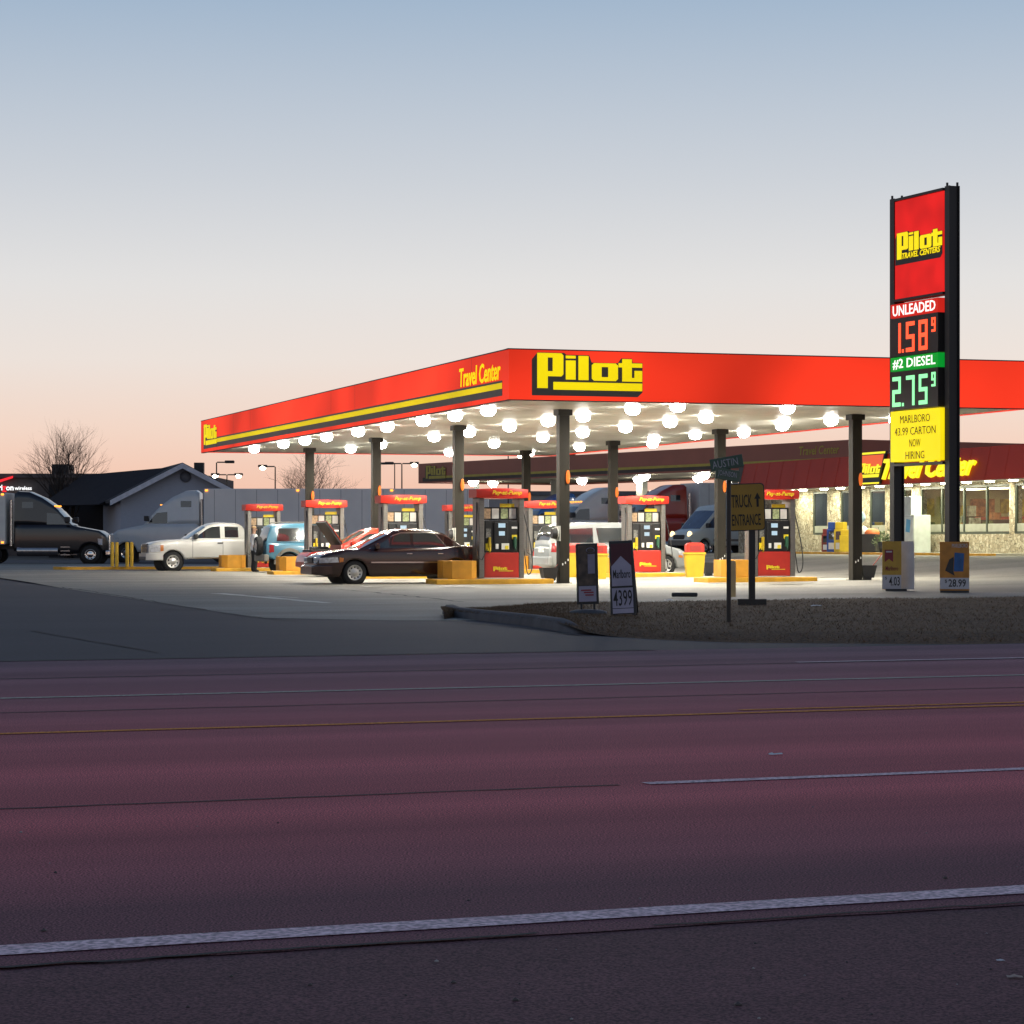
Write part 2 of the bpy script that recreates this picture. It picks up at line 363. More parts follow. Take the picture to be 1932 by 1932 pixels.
struct('centre_marking', strip(15.9, 16.02, -60, 80, .004, dt=.6, wob=.005), M_MARKY)
dy = MB()
strip(16.2, 16.3, 8.3, 70, .004, dy, .5, .005)
struct('centre_marking', dy, M_MARKY)
struct('turn_lane_marking', strip(19.5, 19.63, -60, 90, .004, dt=.6, wob=.006), M_MARKP)
dm = MB()
for k in range(0, 6): strip(22.4, 22.52, 12.1+k*12.2, 12.1+k*12.2+6, .004, dm, .3, .004)
struct('lane_marking', dm, M_MARK)
sm = MB()
strip(7.21, 7.235, -30, 3, .003, sm, .09, .018); strip(7.23, 7.25, 3.4, 40, .003, sm, .09, .018)
strip(11.47, 11.5, -30, 5.2, .003, sm, .15, .012)
strip(17.9, 17.94, -50, 15, .003, sm, .3, .02); strip(22.3, 22.36, -60, 60, .003, sm, .3, .02)
strip(25.52, 25.7, -60, 12, .006, sm, .4, .03)
struct('road_seam', sm, M_SEAM)

def polystrip(pts, wd, z, mb, jit=0):
    P = []
    for (a, b) in zip(pts, pts[1:]):
        A, B = gp(*a), gp(*b); N = max(2, int((B-A).length/.7))
        for i in range(N): P.append(A.lerp(B, i/N))
    P.append(gp(*pts[-1])); prev = None
    for i, p in enumerate(P):
        d = (P[min(i+1, len(P)-1)]-P[max(i-1, 0)]).normalized(); s = Vector((-d.y, d.x, 0))*(wd/2*random.uniform(.6, 1.3)); p = p+Vector((random.uniform(-jit, jit), random.uniform(-jit, jit), z))
        cur = (p-s, p+s)
        if prev: mb.add([prev[0], cur[0], cur[1], prev[1]], [(0, 1, 2, 3)])
        prev = cur
cm = MB()
polystrip([(0, 1098), (60, 1101), (160, 1114), (388, 1151)], .07, .004, cm, .05); polystrip([(418, 1156), (490, 1166), (560, 1172)], .06, .004, cm, .05)
polystrip([(640, 1112), (760, 1123), (873, 1136)], .09, .004, cm, .06); polystrip([(300, 1150), (480, 1153)], .1, .004, cm, .05)
polystrip([(700, 1141), (900, 1137)], .06, .004, cm, .06); polystrip([(60, 1190), (300, 1232)], .04, .004, cm, .03); polystrip([(860, 1175), (1000, 1185), (1100, 1200)], .06, .004, cm, .05)
struct('pavement_crack', cm, M_SEAM)
jm = MB()
for k in range(-5, 5):
    a0, a1 = COL0+U*(-24)+V*(ROW*k/2+1.4), COL0+U*(16)+V*(ROW*k/2+1.4); d_ = V*.012
    jm.add([a0-d_+ZV*.036, a1-d_+ZV*.036, a1+d_+ZV*.036, a0+d_+ZV*.036], [(0, 1, 2, 3)]) if k > -2 else None
struct('slab_joint', jm, M_SEAM)
rs = random.Random(4); om = MB()
for _ in range(46):
    c = COL0+U*rs.uniform(-9, 11)+V*(ROW*rs.choice((-.32, .5, 1.5, 2.5))+rs.gauss(0, .7)); c.z = gh(c.x, c.y)+.035+.0045+rs.random()*.002; r_ = rs.uniform(.08, .45)
    om.poly([c+Vector((math.cos(a)*r_*rs.uniform(.7, 1.2)*1.3, math.sin(a)*r_*rs.uniform(.7, 1.2), 0)) for a in [2*PI*i/14 for i in range(14)]])
struct('oil_stain', om, mat('oil_stained_concrete', (.10, .088, .07), rough=.5, var=.3))
pm = MB(); polystrip([(330, 1106), (350, 1107)], .25, .005, pm); polystrip([(412, 1120), (500, 1127), (618, 1138)], .28, .005, pm, .03); polystrip([(505, 1124.5), (560, 1128)], .14, .005, pm, .03)
struct('forecourt_marking', pm, mat('worn_forecourt_paint', (.62, .6, .52), rough=.7, var=.3, scale=6))

# verge: raised turf island between road and forecourt, kerbed at its tip
KB = [(836, 1158), (850, 1164), (900, 1170), (1000, 1181), (1090, 1195.5)]
vg_front = [gp(x, y, .0) for x, y in KB+[(1110, 1198)]]+[gp(1250, 1207), gp(1400, 1212.5)]+[rp(25.75, t) for t in (16, 24, 30)]
vg_back = [gp(838, 1156, .1), gp(880, 1149, .1), gp(1000, 1137.5, .1), gp(1080, 1131, .1), gp(1250, 1132, .1), gp(1500, 1126, .1), gp(1932, 1121.5, .1), gp(2300, 1118, .1)]
vm = MB(); fr = [Vector((p.x, p.y, .1)) for p in vg_front]; NB = 60
def along(P, N):
    L = [0]
    for a, b in zip(P, P[1:]): L.append(L[-1]+(b-a).length)
    R = []
    for i in range(N+1):
        s = L[-1]*i/N; j = max(k for k in range(len(L)) if L[k] <= s+1e-9); j = min(j, len(P)-2)
        R.append(P[j].lerp(P[j+1], (s-L[j])/(L[j+1]-L[j])))
    return R
FA, BA = along(fr, NB), along(vg_back, NB); NR = 30
HG = {}
for j in range(NR+1):
    for i in range(NB+1):
        p = FA[i].lerp(BA[i], (j/NR)**1.4); edge = smooth(0, 5, min(j, (NR-j)*3))
        z = -.004+.10*edge+random.uniform(-.008, .008)*edge+(.012*math.sin(p.x*1.3)*math.sin(p.y*.9))*edge
        if i < 22 and j < 6: z = max(z, .1*smooth(22, 17, i)); 
        HG[j, i] = z
        vm.v.append((p.x, p.y, z))
for j in range(NR):
    for i in range(NB):
        k = j*(NB+1)+i; vm.f.append((k, k+1, k+NB+2, k+NB+1)); vm.m.append(0); vm.sm.append(True)
struct('verge', vm, M_GRASSB)
kb = MB(); kp = [gp(x, y) for x, y in KB]; kp = along(kp, 24)
prof = [(-.02, -.02), (0, .10), (.05, .15), (.16, .155), (.2, .13), (.2, -.02)]
kv = []
for i, p in enumerate(kp):
    d = (kp[min(i+1, 24)]-kp[max(i-1, 0)]).normalized(); s = Vector((-d.y, d.x, 0)); s = s if s.y > 0 else -s
    h = 1.0 if i < 21 else 1-.85*smooth(20, 24, i)
    kv += [p+s*a+ZV*(b*h if b > 0 else b) for a, b in prof]
m = len(prof); kb.add(kv, [(i*m+j, i*m+j+1, (i+1)*m+j+1, (i+1)*m+j) for i in range(24) for j in range(m-1)]+[tuple(range(m)), tuple(range(24*m, 25*m))], 0, True)
struct('kerb', kb, M_KERB)
gr = MB(); GM = [mat('straw_grass', (.20, .115, .05), var=.3), mat('brown_grass', (.12, .064, .028), var=.3), mat('green_brown_grass', (.11, .075, .03), var=.3)]
for _ in range(60000):
    a = random.random()**1.1*NB*.999; i = int(a); p0 = FA[i].lerp(FA[i+1], a-i); p1 = BA[i].lerp(BA[i+1], a-i)
    b = .01+.98*random.random()**1.3; p = p0.lerp(p1, b); jj = min(NR-1, int(b**(1/1.4)*NR)); fj = b**(1/1.4)*NR-jj; fi = a-i; z = (HG[jj, i]*(1-fi)+HG[jj, i+1]*fi)*(1-fj)+(HG[jj+1, i]*(1-fi)+HG[jj+1, i+1]*fi)*fj-.004
    th = random.uniform(0, PI); h = random.uniform(.015, .05); d = Vector((math.cos(th), math.sin(th), 0))*random.uniform(.003, .007); ln = Vector((random.uniform(-.06, .06), random.uniform(-.06, .06), h))
    q = Vector((p.x, p.y, z)); gr.add([q-d, q+d, q+ln], [(0, 1, 2)], random.choice((0, 1, 1, 2)))
tag(gr.build('grass', GM, fix=False), kind='stuff')
# gravel and litter
gv = MB()
for _ in range(200):
    q = random.uniform(3.9, 7.0) if random.random() < .8 else random.uniform(7.6, 11); t = random.uniform(-1, 7); r = random.choice((.003, .004, .005, .006, .01))*random.uniform(.6, 1.2)
    gv.ball(rp(q, t, .3*r-.004 if q < 7.05 else .3*r), r, 2, random.choice((0, 1, 1)), (1.2, 1, .7))
tag(gv.build('gravel', [mat('pale_chips', (.32, .3, .3)), mat('dark_chips', (.06, .05, .05))]), kind='stuff')
def litter(x, y, sc, z, label, m, s=5):
    random.seed(s); p = gp(x, y, z); b = MB()
    P = [[p+Vector(((i-2)*.25*sc+random.uniform(-.03, .03)*sc, (j-1)*.28*sc+random.uniform(-.04, .04)*sc, random.uniform(.0, .16)*sc*(1 if i*j else .6)+.004)) for i in range(5)] for j in range(3)]
    for j in range(2):
        for i in range(4): b.add([P[j][i], P[j][i+1], P[j+1][i+1], P[j+1][i]], [(0, 1, 2, 3)])
    o = b.build('paper_scrap', m); tag(o, label, 'litter', 'scraps of litter'); return o
MP = mat('crumpled_paper', (.62, .62, .62), rough=.8); MPB = mat('brown_paper', (.4, .3, .24), rough=.8)
litter(1463, 1425, .075, 0, 'white paper scrap lying in the middle lane of the road', MP, 3)
litter(1914, 1846, .045, -.004, 'pale brown crumpled wrapper near the right edge of the shoulder', MPB, 4)
litter(1888, 1815, .025, -.004, 'small white fleck of paper beside the brown wrapper on the shoulder', MP, 6)
litter(1262, 1133, .16, .1, 'pale scrap in the dry grass beside the low black kerb stop', MP, 8)
litter(1540, 1144, .18, .1, 'white scrap in the verge grass right of the yellow arrow sign', MP, 9)
random.seed(11)

# ---------------------------------------------------------------- fuel canopy
M_FRED = backlit('lit_red_fascia', (.16, .008, .005), (1.0, .045, .016), .95, .22, .62)
M_FDK = mat('fascia_dark_band', (.11, .095, .07), rough=.5)
M_FYEL = backlit('lit_yellow_band', (.8, .6, .02), (1.0, .72, .0), .62, .4, .85)
M_FLOGO = backlit('lit_yellow_logo', (.8, .6, .02), (1.0, .78, .0), .78, .4, .9)
M_SOFF = mat('soffit_panels', (.60, .575, .48), rough=.35, var=.1, scale=1.2)
M_COLM = mat('column_paint', (.022, .019, .014), rough=.6, spec=.2, var=.25, scale=1.5, stretch=(3, 3, .5))
M_NUM = backlit('lit_orange_number', (.4, .1, .02), (1, .20, .03), .6, 3)
LW, LL = 15.1, 41.7
canopy = thing('fuel_canopy', 'large flat fuel canopy with glowing red and yellow fascia over the pumps', 'canopy', CORNER)
LU, LV = U, V   # local axes equal world axes, the Empty is not rotated
def cp(u, v, z): return U*u+V*v+ZV*z
so = MB(); so.prism([cp(0.08, 0.08, SOFFIT), cp(LW-.08, .08, SOFFIT), cp(LW-.08, LL-.08, SOFFIT), cp(.08, LL-.08, SOFFIT)], ZV*.05)
for k in range(1, int(LL/.62)): so.prism([cp(.1, k*.62, SOFFIT-.008), cp(LW-.1, k*.62, SOFFIT-.008), cp(LW-.1, k*.62+.05, SOFFIT-.008), cp(.1, k*.62+.05, SOFFIT-.008)], ZV*.006)
so.build('soffit', M_SOFF, canopy)
rf = MB(); rf.prism([cp(.1, .1, SOFFIT+FASC-.2), cp(LW-.1, .1, SOFFIT+FASC-.2), cp(LW-.1, LL-.1, SOFFIT+FASC-.2), cp(.1, LL-.1, SOFFIT+FASC-.2)], ZV*.06); rf.build('roof', M_DARK, canopy)
def fpanel(a, b, c, d, z0, z1, out):
    """fascia board from (a,b) to (c,d) in canopy coordinates"""
    mb = MB(); p, q = cp(a, b, z0), cp(c, d, z0); mb.prism([p, q, q+ZV*(z1-z0), p+ZV*(z1-z0)], out*.12); return mb
f1 = fpanel(-.12, 0, LW+.12, 0, SOFFIT-.02, SOFFIT+FASC, -V).build('fascia', M_FRED, canopy); f1['label'] = 'long blank red front fascia'
f2m = fpanel(0, 0.002, 0, LL, SOFFIT-.02, SOFFIT+FASC, -U); f2 = f2m.build('fascia', M_FRED, canopy)
fpanel(LW, 0.002, LW, LL, SOFFIT-.02, SOFFIT+FASC, U).build('fascia', M_FRED, canopy); fpanel(-.12, LL, LW+.12, LL, SOFFIT-.02, SOFFIT+FASC, V).build('fascia', M_FRED, canopy)
tr = MB()
for p, q, o in ((cp(-.15, -.13, 0), cp(LW+.15, -.13, 0), V), (cp(-.13, 0, 0), cp(-.13, LL+.13, 0), U)):
    tr.prism([p+ZV*(SOFFIT+FASC+.002), q+ZV*(SOFFIT+FASC+.002), q+ZV*(SOFFIT+FASC+.03), p+ZV*(SOFFIT+FASC+.03)], o*.2)
    tr.prism([p+ZV*(SOFFIT-.05)+o*.02, q+ZV*(SOFFIT-.05)+o*.02, q+ZV*(SOFFIT-.023)+o*.02, p+ZV*(SOFFIT-.023)+o*.02], o*.1)
tr.build('fascia_trim', M_DARK, canopy)
mat('joint_red', (.12, .01, .008))
for k in range(1, 13): b = MB(); b.prism([cp(-.1205, k*3.2, SOFFIT-.01), cp(-.1205, k*3.2+.016, SOFFIT-.01), cp(-.1205, k*3.2+.016, SOFFIT+FASC-.01), cp(-.1205, k*3.2, SOFFIT+FASC-.01)], -U*.0004); b.build('panel_joint', MATS['joint_red'], f2)
sd = MB(); sl = MB(); logo(sd, sl, cp(.5, -.121, SOFFIT+.09), U, ZV, 3.06)
s1 = sd.build('logo_shadow', M_FDK, f1); s2 = sl.build('logo', M_FLOGO, f1)
def stripe(z0, z1, v0, v1, d): mb = MB(); mb.prism([cp(-.121-d, v0, SOFFIT+z0), cp(-.121-d, v1, SOFFIT+z0), cp(-.121-d, v1, SOFFIT+z1), cp(-.121-d, v0, SOFFIT+z1)], -U*.006); return mb
stripe(.10, .50, .45, LL-.45, 0).build('dark_band', M_FDK, f2); stripe(.285, .44, .45, LL-1.6, .008).build('yellow_stripe', M_FYEL, f2)
tx = MB(); text(tx, 'Travel Center', cp(-.13, 2.45, SOFFIT+.79), -V, ZV, 3.75, .52, off=.014, shear=.1, depth=.01); tx.build('lettering', M_FLOGO, f2)
sd = MB(); sl = MB(); logo(sd, sl, cp(-.128, LL-.5, SOFFIT+.10), -V, ZV, 2.75); sd.build('logo_shadow', M_FDK, f2); sl.build('logo', M_FLOGO, f2)

M_LENS = glow('canopy_lens', (1.0, .98, .93), 60.0)
M_SQG = mat('squeegee_red', (.4, .05, .03))
COLS = {}
for sname, ku in (('L', 0), ('R', 1)):
    for r in range(4):
        P = COL0+U*(BAY*ku)+V*(ROW*r)-CORNER; COLS[sname, r] = P+CORNER
        z0 = gh(*(P+CORNER).xy)-.02; R = Matrix.Rotation(TH, 4, 'Z')
        b = MB(); b.box((0, 0, (SOFFIT+z0)/2), (.30, .30, SOFFIT-z0), bev=.015); b.box((0, 0, SOFFIT-.09), (.42, .42, .16)); b.box((0, 0, z0+.04), (.4, .4, .05)); b.xform(R)
        c = b.build('column', M_COLM, canopy); c.location = P
        o = MB(); o.lathe([(.001, .0), (.13, 0), (.16, .015), (.16, .05), (.13, .065), (.001, .066)], (0, 0, 0), (0, -1, 0), 18); o.xform(Matrix.Diagonal((.36, 1, 1.2, 1)))
        o.xform(R @ Matrix.Translation((.085, -.151, 3.0))); o.build('number_sign', M_NUM, c)
        if sname == 'L' and r < 3:
            t = MB(); t.cyl((-.18, -.06, 1.42), (-.36, -.06, 1.42), .17, .14, 14, 1); t.lathe([(.17, 0), (.185, .0), (.185, .03), (.17, .03)], (-.2, -.06, 1.42), (-1, 0, 0), 14); t.box((-.165, -.06, 1.42), (.03, .36, .42)); t.xform(R); t.build('towel_dispenser', [mat('dispenser_grey', (.4, .4, .36)), M_DARK], c)
        if (sname, r) in (('L', 0), ('R', 0), ('R', 1)):
            for a, bz in ((.02, .62), (-.06, .58), (.1, .7)): t = MB(); t.box((a, -.152, z0+bz), (.03, .004, .06)); t.xform(R); t.build('sticker', M_WHITE, c)

lens = MB(); lens.lathe([(.20, .055), (.21, 0), (.205, -.05), (.17, -.11), (.1, -.15), (.001, -.165)], (0, 0, -.06), (0, 0, 1), 18)
hous = MB(); hous.lathe([(.001, 0), (.20, 0), (.20, -.05), (.17, -.06), (.001, -.06)], (0, 0, 0), (0, 0, 1), 16)
root = thing('canopy_light', 'round white-hot drop lens lamp fixed under the fuel canopy ceiling', 'ceiling light', group='lamps under the fuel canopy')
hous.build('housing', M_WHITE, root); lens.build('lens', M_LENS, root)
ld = bpy.data.lights.new('lamp_light', 'AREA'); ld.shape = 'DISK'; ld.size = .42; ld.energy = 225; ld.color = (1, .95, .82)
lo = bpy.data.objects.new('lamp_light', ld); COL.objects.link(lo); lo.parent = root; lo.location = (0, 0, -.25)
LAMPS = [(.75, x) for x in (4.5, 7.7, 11.1, 15.3, 19.0, 23.4, 26.7, 30.2, 35.4)]+[(4.35, x) for x in (2.7, 6.8, 10.0, 13.8, 18.2, 22.4, 29.6, 34.2)]+[(8.1, x) for x in (.75, 6.6, 9.5, 13.4, 17.5, 21.7, 27.4)]+[(12.3, x) for x in (7.0, 10.6, 17.9, 21.8, 29.8, 36.0)]+[(4.9, .75), (13.9, 5.9), (11.6, 8.9), (13.7, 25.6), (13.2, 15.8), (9.2, 37.0)]
first = True
for u, v in LAMPS:
    loc = CORNER+cp(u, v, SOFFIT-.012)
    if first: root.location = loc; root.rotation_euler = (0, 0, TH); first = False
    else: dup(root, loc, TH)

# ---------------------------------------------------------------- pump islands, barrier blocks, pumps
M_ISL = mat('island_concrete', (.42, .40, .36), rough=.8, var=.15)
M_BLK = mat('yellow_barrier_paint', (.60, .27, .02), rough=.7, var=.2, scale=2, bump=.2)
NM = {0: 'nearest', 1: 'second', 2: 'third', 3: 'farthest'}
M_SCR = glow('pump_screen', (.62, .85, 1.0), .75)
M_POST = [mat('poster_white', (.62, .6, .55)), mat('poster_tan', (.5, .34, .2), var=.4, scale=14), mat('poster_green', (.35, .4, .2), var=.5, scale=18)]
def make_pump():
    r = thing('fuel_pump', 'x', 'fuel pump', group='red topped pumps on the islands')
    b = MB(); b.box((0, 0, .36), (1.0, .62, .7), bev=.02); b.box((0, -.312, .36), (.9, .012, .6)); cab = b.build('cabinet', M_REDP, r)
    t = MB(); sd = MB(); logo(sd, t, (-.27, -.319, .17), (1, 0, 0), ZV, .42, shadow=False, bar=False); t.box((.12, -.322, .2), (.42, .006, .018)); t.build('lettering', M_YTXT, cab)
    b = MB(); b.box((0, 0, 1.15), (.96, .56, .9), bev=.03); b.box((-.02, -.29, 1.2), (.42, .06, .72), bev=.03); disp = b.build('display_panel', M_BLACK, r)
    for z in (1.46, 1.24): s = MB(); s.box((0, -.324, z), (.2 if z > 1.3 else .17, .012, .12)); s.build('screen', M_SCR, disp)
    for x, y, z, wx, hz, m in ((-.14, -.324, .88, .08, .14, M_WHITE), (.1, -.324, .88, .22, .17, M_WHITE), (.38, -.284, 1.14, .15, .12, M_YTXT), (-.38, -.284, 1.24, .14, .26, mat('grade_list', (.12, .12, .11), var=.8, scale=25)), (-.38, -.284, .86, .16, .2, M_YTXT), (.38, -.284, 1.4, .16, .06, M_WHITE), (.14, -.332, .85, .1, .1, M_YTXT)):
        b = MB(); b.box((x, y, z), (wx, .01, hz)); b.build('sticker', m, disp)
    for s in (-1, 1):
        b = MB(); b.box((s*.58, 0, 1.11), (.15, .64, 2.22), bev=.02); b.build('pillar', M_STEEL, r)
    b = MB(); b.box((0, -.1, 1.79), (1.0, .05, .36)); pf = b.build('poster_frame', M_BLACK, r)
    for i, x in enumerate((-.37, -.13, .13, .37)):
        s = MB(); s.box((x, -.13, 1.79), (.2, .012, .28)); s.build('poster', M_POST[(0, 1, 0, 2)[(i+1) % 4]], pf)
    s = MB(); s.box((.22, -.1, 2.02), (.42, .04, .1)); s.build('yellow_placard', M_YTXT, r)
    b = MB(); N = 16; pts = []
    for i in range(N+1):
        a = -1+2*i/N; pts.append((a*.75, .17+.04*(1-a*a)))
    for side in (-1, 1):
        for i in range(N):
            (x0, h0), (x1, h1) = pts[i], pts[i+1]; f = lambda x: side*(.36+.16*(1-(x/.75)**2)); c = 2.36; k0 = .5*h0/1.05; k1 = .5*h1/1.05
            b.add([(x0, f(x0), c-h0*.75), (x1, f(x1), c-h1*.75), (x1, f(x1)*1.06, c), (x0, f(x0)*1.06, c), (x1, f(x1), c+h1*.6), (x0, f(x0), c+h0*.6)], [(0, 1, 2, 3), (3, 2, 4, 5)], 0, True)
    for i in range(N):
        (x0, h0), (x1, h1) = pts[i], pts[i+1]; f = lambda x: .36+.16*(1-(x/.75)**2)
        for k in (-.75, .6): b.add([(x0, -f(x0), 2.36+h0*k), (x1, -f(x1), 2.36+h1*k), (x1, f(x1), 2.36+h1*k), (x0, f(x0), 2.36+h0*k)], [(0, 1, 2, 3)])
    for s in (-1, 1): b.add([(s*.75, -.36, 2.36-.17*.75), (s*.75, -.3816, 2.36), (s*.75, -.36, 2.36+.17*.6), (s*.75, .36, 2.36+.17*.6), (s*.75, .3816, 2.36), (s*.75, .36, 2.36-.17*.75)], [(0, 1, 2, 3, 4, 5)])
    top = b.build('topper', mat('topper_red', (.62, .03, .015), rough=.4, var=.05), r)
    t = MB(); text(t, 'Pay-at-Pump', (.08, -.558, 2.352), (1, 0, 0), ZV, .86, .15, off=.015, shear=.3, depth=.006); t.build('lettering', M_YTXT, top)
    h = MB(); P = []
    for i in range(25):
        a = i/24; P.append((.60+.3*math.sin(a*PI)*.9+.02, -.2-.12*math.sin(a*PI), 2.05-1.95*math.sin(min(1, a*1.25)*PI/2)+(.95*smooth(.8, 1, a))))
    h.tube(P, .016, 6); h.build('hose', M_DARK, r)
    h = MB(); h.tube([(-.66, -.1, 2.1), (-.69, -.2, 1.6), (-.74, -.28, 1.0), (-.72, -.3, .6), (-.58, -.32, .5), (-.42, -.31, .8)], .016, 6); h.build('hose', M_DARK, r)
    b = MB(); b.box((-.36, -.33, .99), (.07, .09, .28), bev=.02); b.tube([(-.36, -.34, .86), (-.36, -.38, .76), (-.36, -.33, .7)], .022, 6); b.build('nozzle', M_YEL2, r)
    b = MB(); b.box((.38, -.33, 1.0), (.08, .1, .3), bev=.02); b.tube([(.38, -.34, .88), (.38, -.4, .78)], .025, 6); b.build('nozzle', mat('green_nozzle', (.02, .09, .05)), r)
    return r
def make_block():
    b = MB(); a, c = .48, .2
    o = [(-a, -a+c), (-a+c, -a), (a-c, -a), (a, -a+c), (a, a-c), (a-c, a), (-a+c, a), (-a, a-c)]
    b.prism([(x*1.03, y*1.03, 0) for x, y in o], (0, 0, .18)); b.prism([(x, y, .19) for x, y in o], (0, 0, .48)); b.prism([(x*.97, y*.97, .18) for x, y in o], (0, 0, .011), 0)
    return b.build('barrier_block', M_BLK)
def make_island():
    b = MB(); L0, L1, W = -2.05, 1.35, .55
    b.box(((L0+L1)/2, 0, .085), (L1-L0, 2*W, .17), 0, bev=.03); b.box(((L0+L1)/2, 0, .175), (L1-L0-.3, 2*W-.3, .012), 1)
    return b.build('pump_island', [M_YEL, M_ISL])
pump0, blk0, isl0 = make_pump(), make_block(), make_island()
PL = {('L', 0): 'nearest red topped fuel pump, dull maroon topper, at the dark sedan\'s tail', ('L', 1): 'fuel pump rising behind the dark sedan\'s roof', ('L', 2): 'fuel pump between the blue jeep and the red car with its bonnet up', ('L', 3): 'fuel pump beside the standing person and the white pickup\'s bed',
      ('R', 0): 'fuel pump with yellow nozzle, partly behind the truck entrance sign', ('R', 1): 'fuel pump in front of the silver minivan, above the tobacco price board', ('R', 2): 'fuel pump at the tail of the silver minivan', ('R', 3): 'small far pump half hidden by a canopy column, right of the sedan roof'}
first = True
for (s, r), c in COLS.items():
    off = 1.9 if s == 'L' else 2.7; bo = 3.1 if s == 'L' else 3.85
    p = c-U*off; p.z = gh(*p.xy)
    ip = c-U*(off-.1 if s == 'L' else off+.1); ip.z = gh(*ip.xy)-.01; bp = c-U*bo; bp.z = gh(*bp.xy)-.005
    pp = p+ZV*.18
    il = f'yellow edged kerb island under the {PL[s, r].split(",")[0]}'
    words = {('L', 0): 'yellow block beside the rear wheel of the dark sedan', ('L', 1): 'yellow barrier block hidden behind the dark sedan', ('L', 2): 'yellow block below the blue jeep\'s rear wheel arch', ('L', 3): 'yellow block at the white pickup\'s rear door',
             ('R', 0): 'yellow block behind the street name post', ('R', 1): 'yellow block between the two price boards, below the minivan', ('R', 2): 'yellow block right of the nearest pump, behind its hose', ('R', 3): 'yellow barrier block at the far right pump row'}[s, r]
    isl = {('L', 0): 'yellow kerb island under the nearest pump on the left', ('L', 1): 'yellow kerb island hidden behind the dark sedan', ('L', 2): 'yellow kerb island under the pump beside the red car', ('L', 3): 'yellow kerb island where the person stands by the pickup',
           ('R', 0): 'yellow kerb island under the pump behind the truck entrance sign', ('R', 1): 'yellow kerb island in front of the silver minivan', ('R', 2): 'yellow kerb island behind the minivan\'s tail', ('R', 3): 'yellow kerb island at the far pump on the right'}[s, r]
    if first:
        pump0.location = pp; pump0.rotation_euler = (0, 0, TH); pump0['label'] = PL[s, r]; blk0.location = bp; blk0.rotation_euler = (0, 0, TH); isl0.location = ip; isl0.rotation_euler = (0, 0, TH)
        tag(blk0, words, 'barrier', 'yellow blocks at the island ends'); tag(isl0, isl, 'kerb island', 'raised pump islands'); first = False
    else:
        if (s, r) not in (('L', 1), ('R', 3)): dup(blk0, bp, TH, words)
        dup(pump0, pp, TH, PL[s, r]); dup(isl0, ip, TH, isl)

# squeegee buckets, litter bins
def bucket(c, du, dv, label):
    r = thing('squeegee_bucket', label, 'bucket', c+U*du+V*dv+ZV*gh(*c.xy), TH, 'washer buckets at the columns')
    b = MB(); o = lambda k: [(-k, -k*.8), (k, -k*.8), (k, k*.8), (-k, k*.8)]; lo, hi = o(.16), o(.23)
    v = [(x, y, .1) for x, y in lo]+[(x, y, .46) for x, y in hi]; b.add(v, [(0, 1, 2, 3)]+[(i, (i+1) % 4, 4+(i+1) % 4, 4+i) for i in range(4)])
    b.box((0, .02, .05), (.2, .2, .1)); b.build('tub', M_DARK, r)
    h = MB(); h.cyl((.05, 0, .3), (.5, 0, .82), .012); h.box((.05, 0, .28), (.05, .2, .05)); h.build('squeegee', M_SQG, r)
bucket(COLS['L', 0], -.42, .02, 'black washer bucket at the foot of the nearest left column'); bucket(COLS['R', 0], .38, 0, 'black washer bucket at the right foot of the column by the poster posts'); bucket(COLS['R', 1], -.4, 0, 'black washer bucket at the column behind the litter bin')
def bin_(x, y, Yd, label, first=[None]):
    p = dp(x, y, Yd); p.z = gh(p.x, p.y)
    if first[0]: return dup(first[0], p, TH-.25, label)
    r = thing('litter_bin', label, 'litter bin', p, TH-.25, 'yellow bins with red lids')
    b = MB(); sq = lambda k, z: [(-k, -k, z), (k, -k, z), (k, k, z), (-k, k, z)]
    def fr(a, z0, c, z1, mb): mb.add(sq(a, z0)+sq(c, z1), [(0, 1, 2, 3), (4, 5, 6, 7)]+[(i, (i+1) % 4, 4+(i+1) % 4, 4+i) for i in range(4)])
    fr(.25, 0, .31, .76, b); fr(.335, .761, .335, .82, b); b.build('body', M_YEL2, r)
    q = MB(); fr(.285, .821, .285, 1.06, q); fr(.285, 1.061, .2, 1.13, q); lid = q.build('lid', M_REDP, r)
    d = MB(); d.box((0, -.287, .95), (.36, .006, .18)); d.build('flap', mat('flap_red', (.25, .015, .01)), lid)
    first[0] = r; return r
bin_(1310, 1095, 82, 'yellow litter bin with red lid in the open, left of the street name post'); bin_(1082, 1083, 83.6, 'yellow litter bin between the nearest left column and the brown advertising board'); bin_(1126.5, 1095, 80, 'yellow litter bin peeping out right of the brown advertising board')
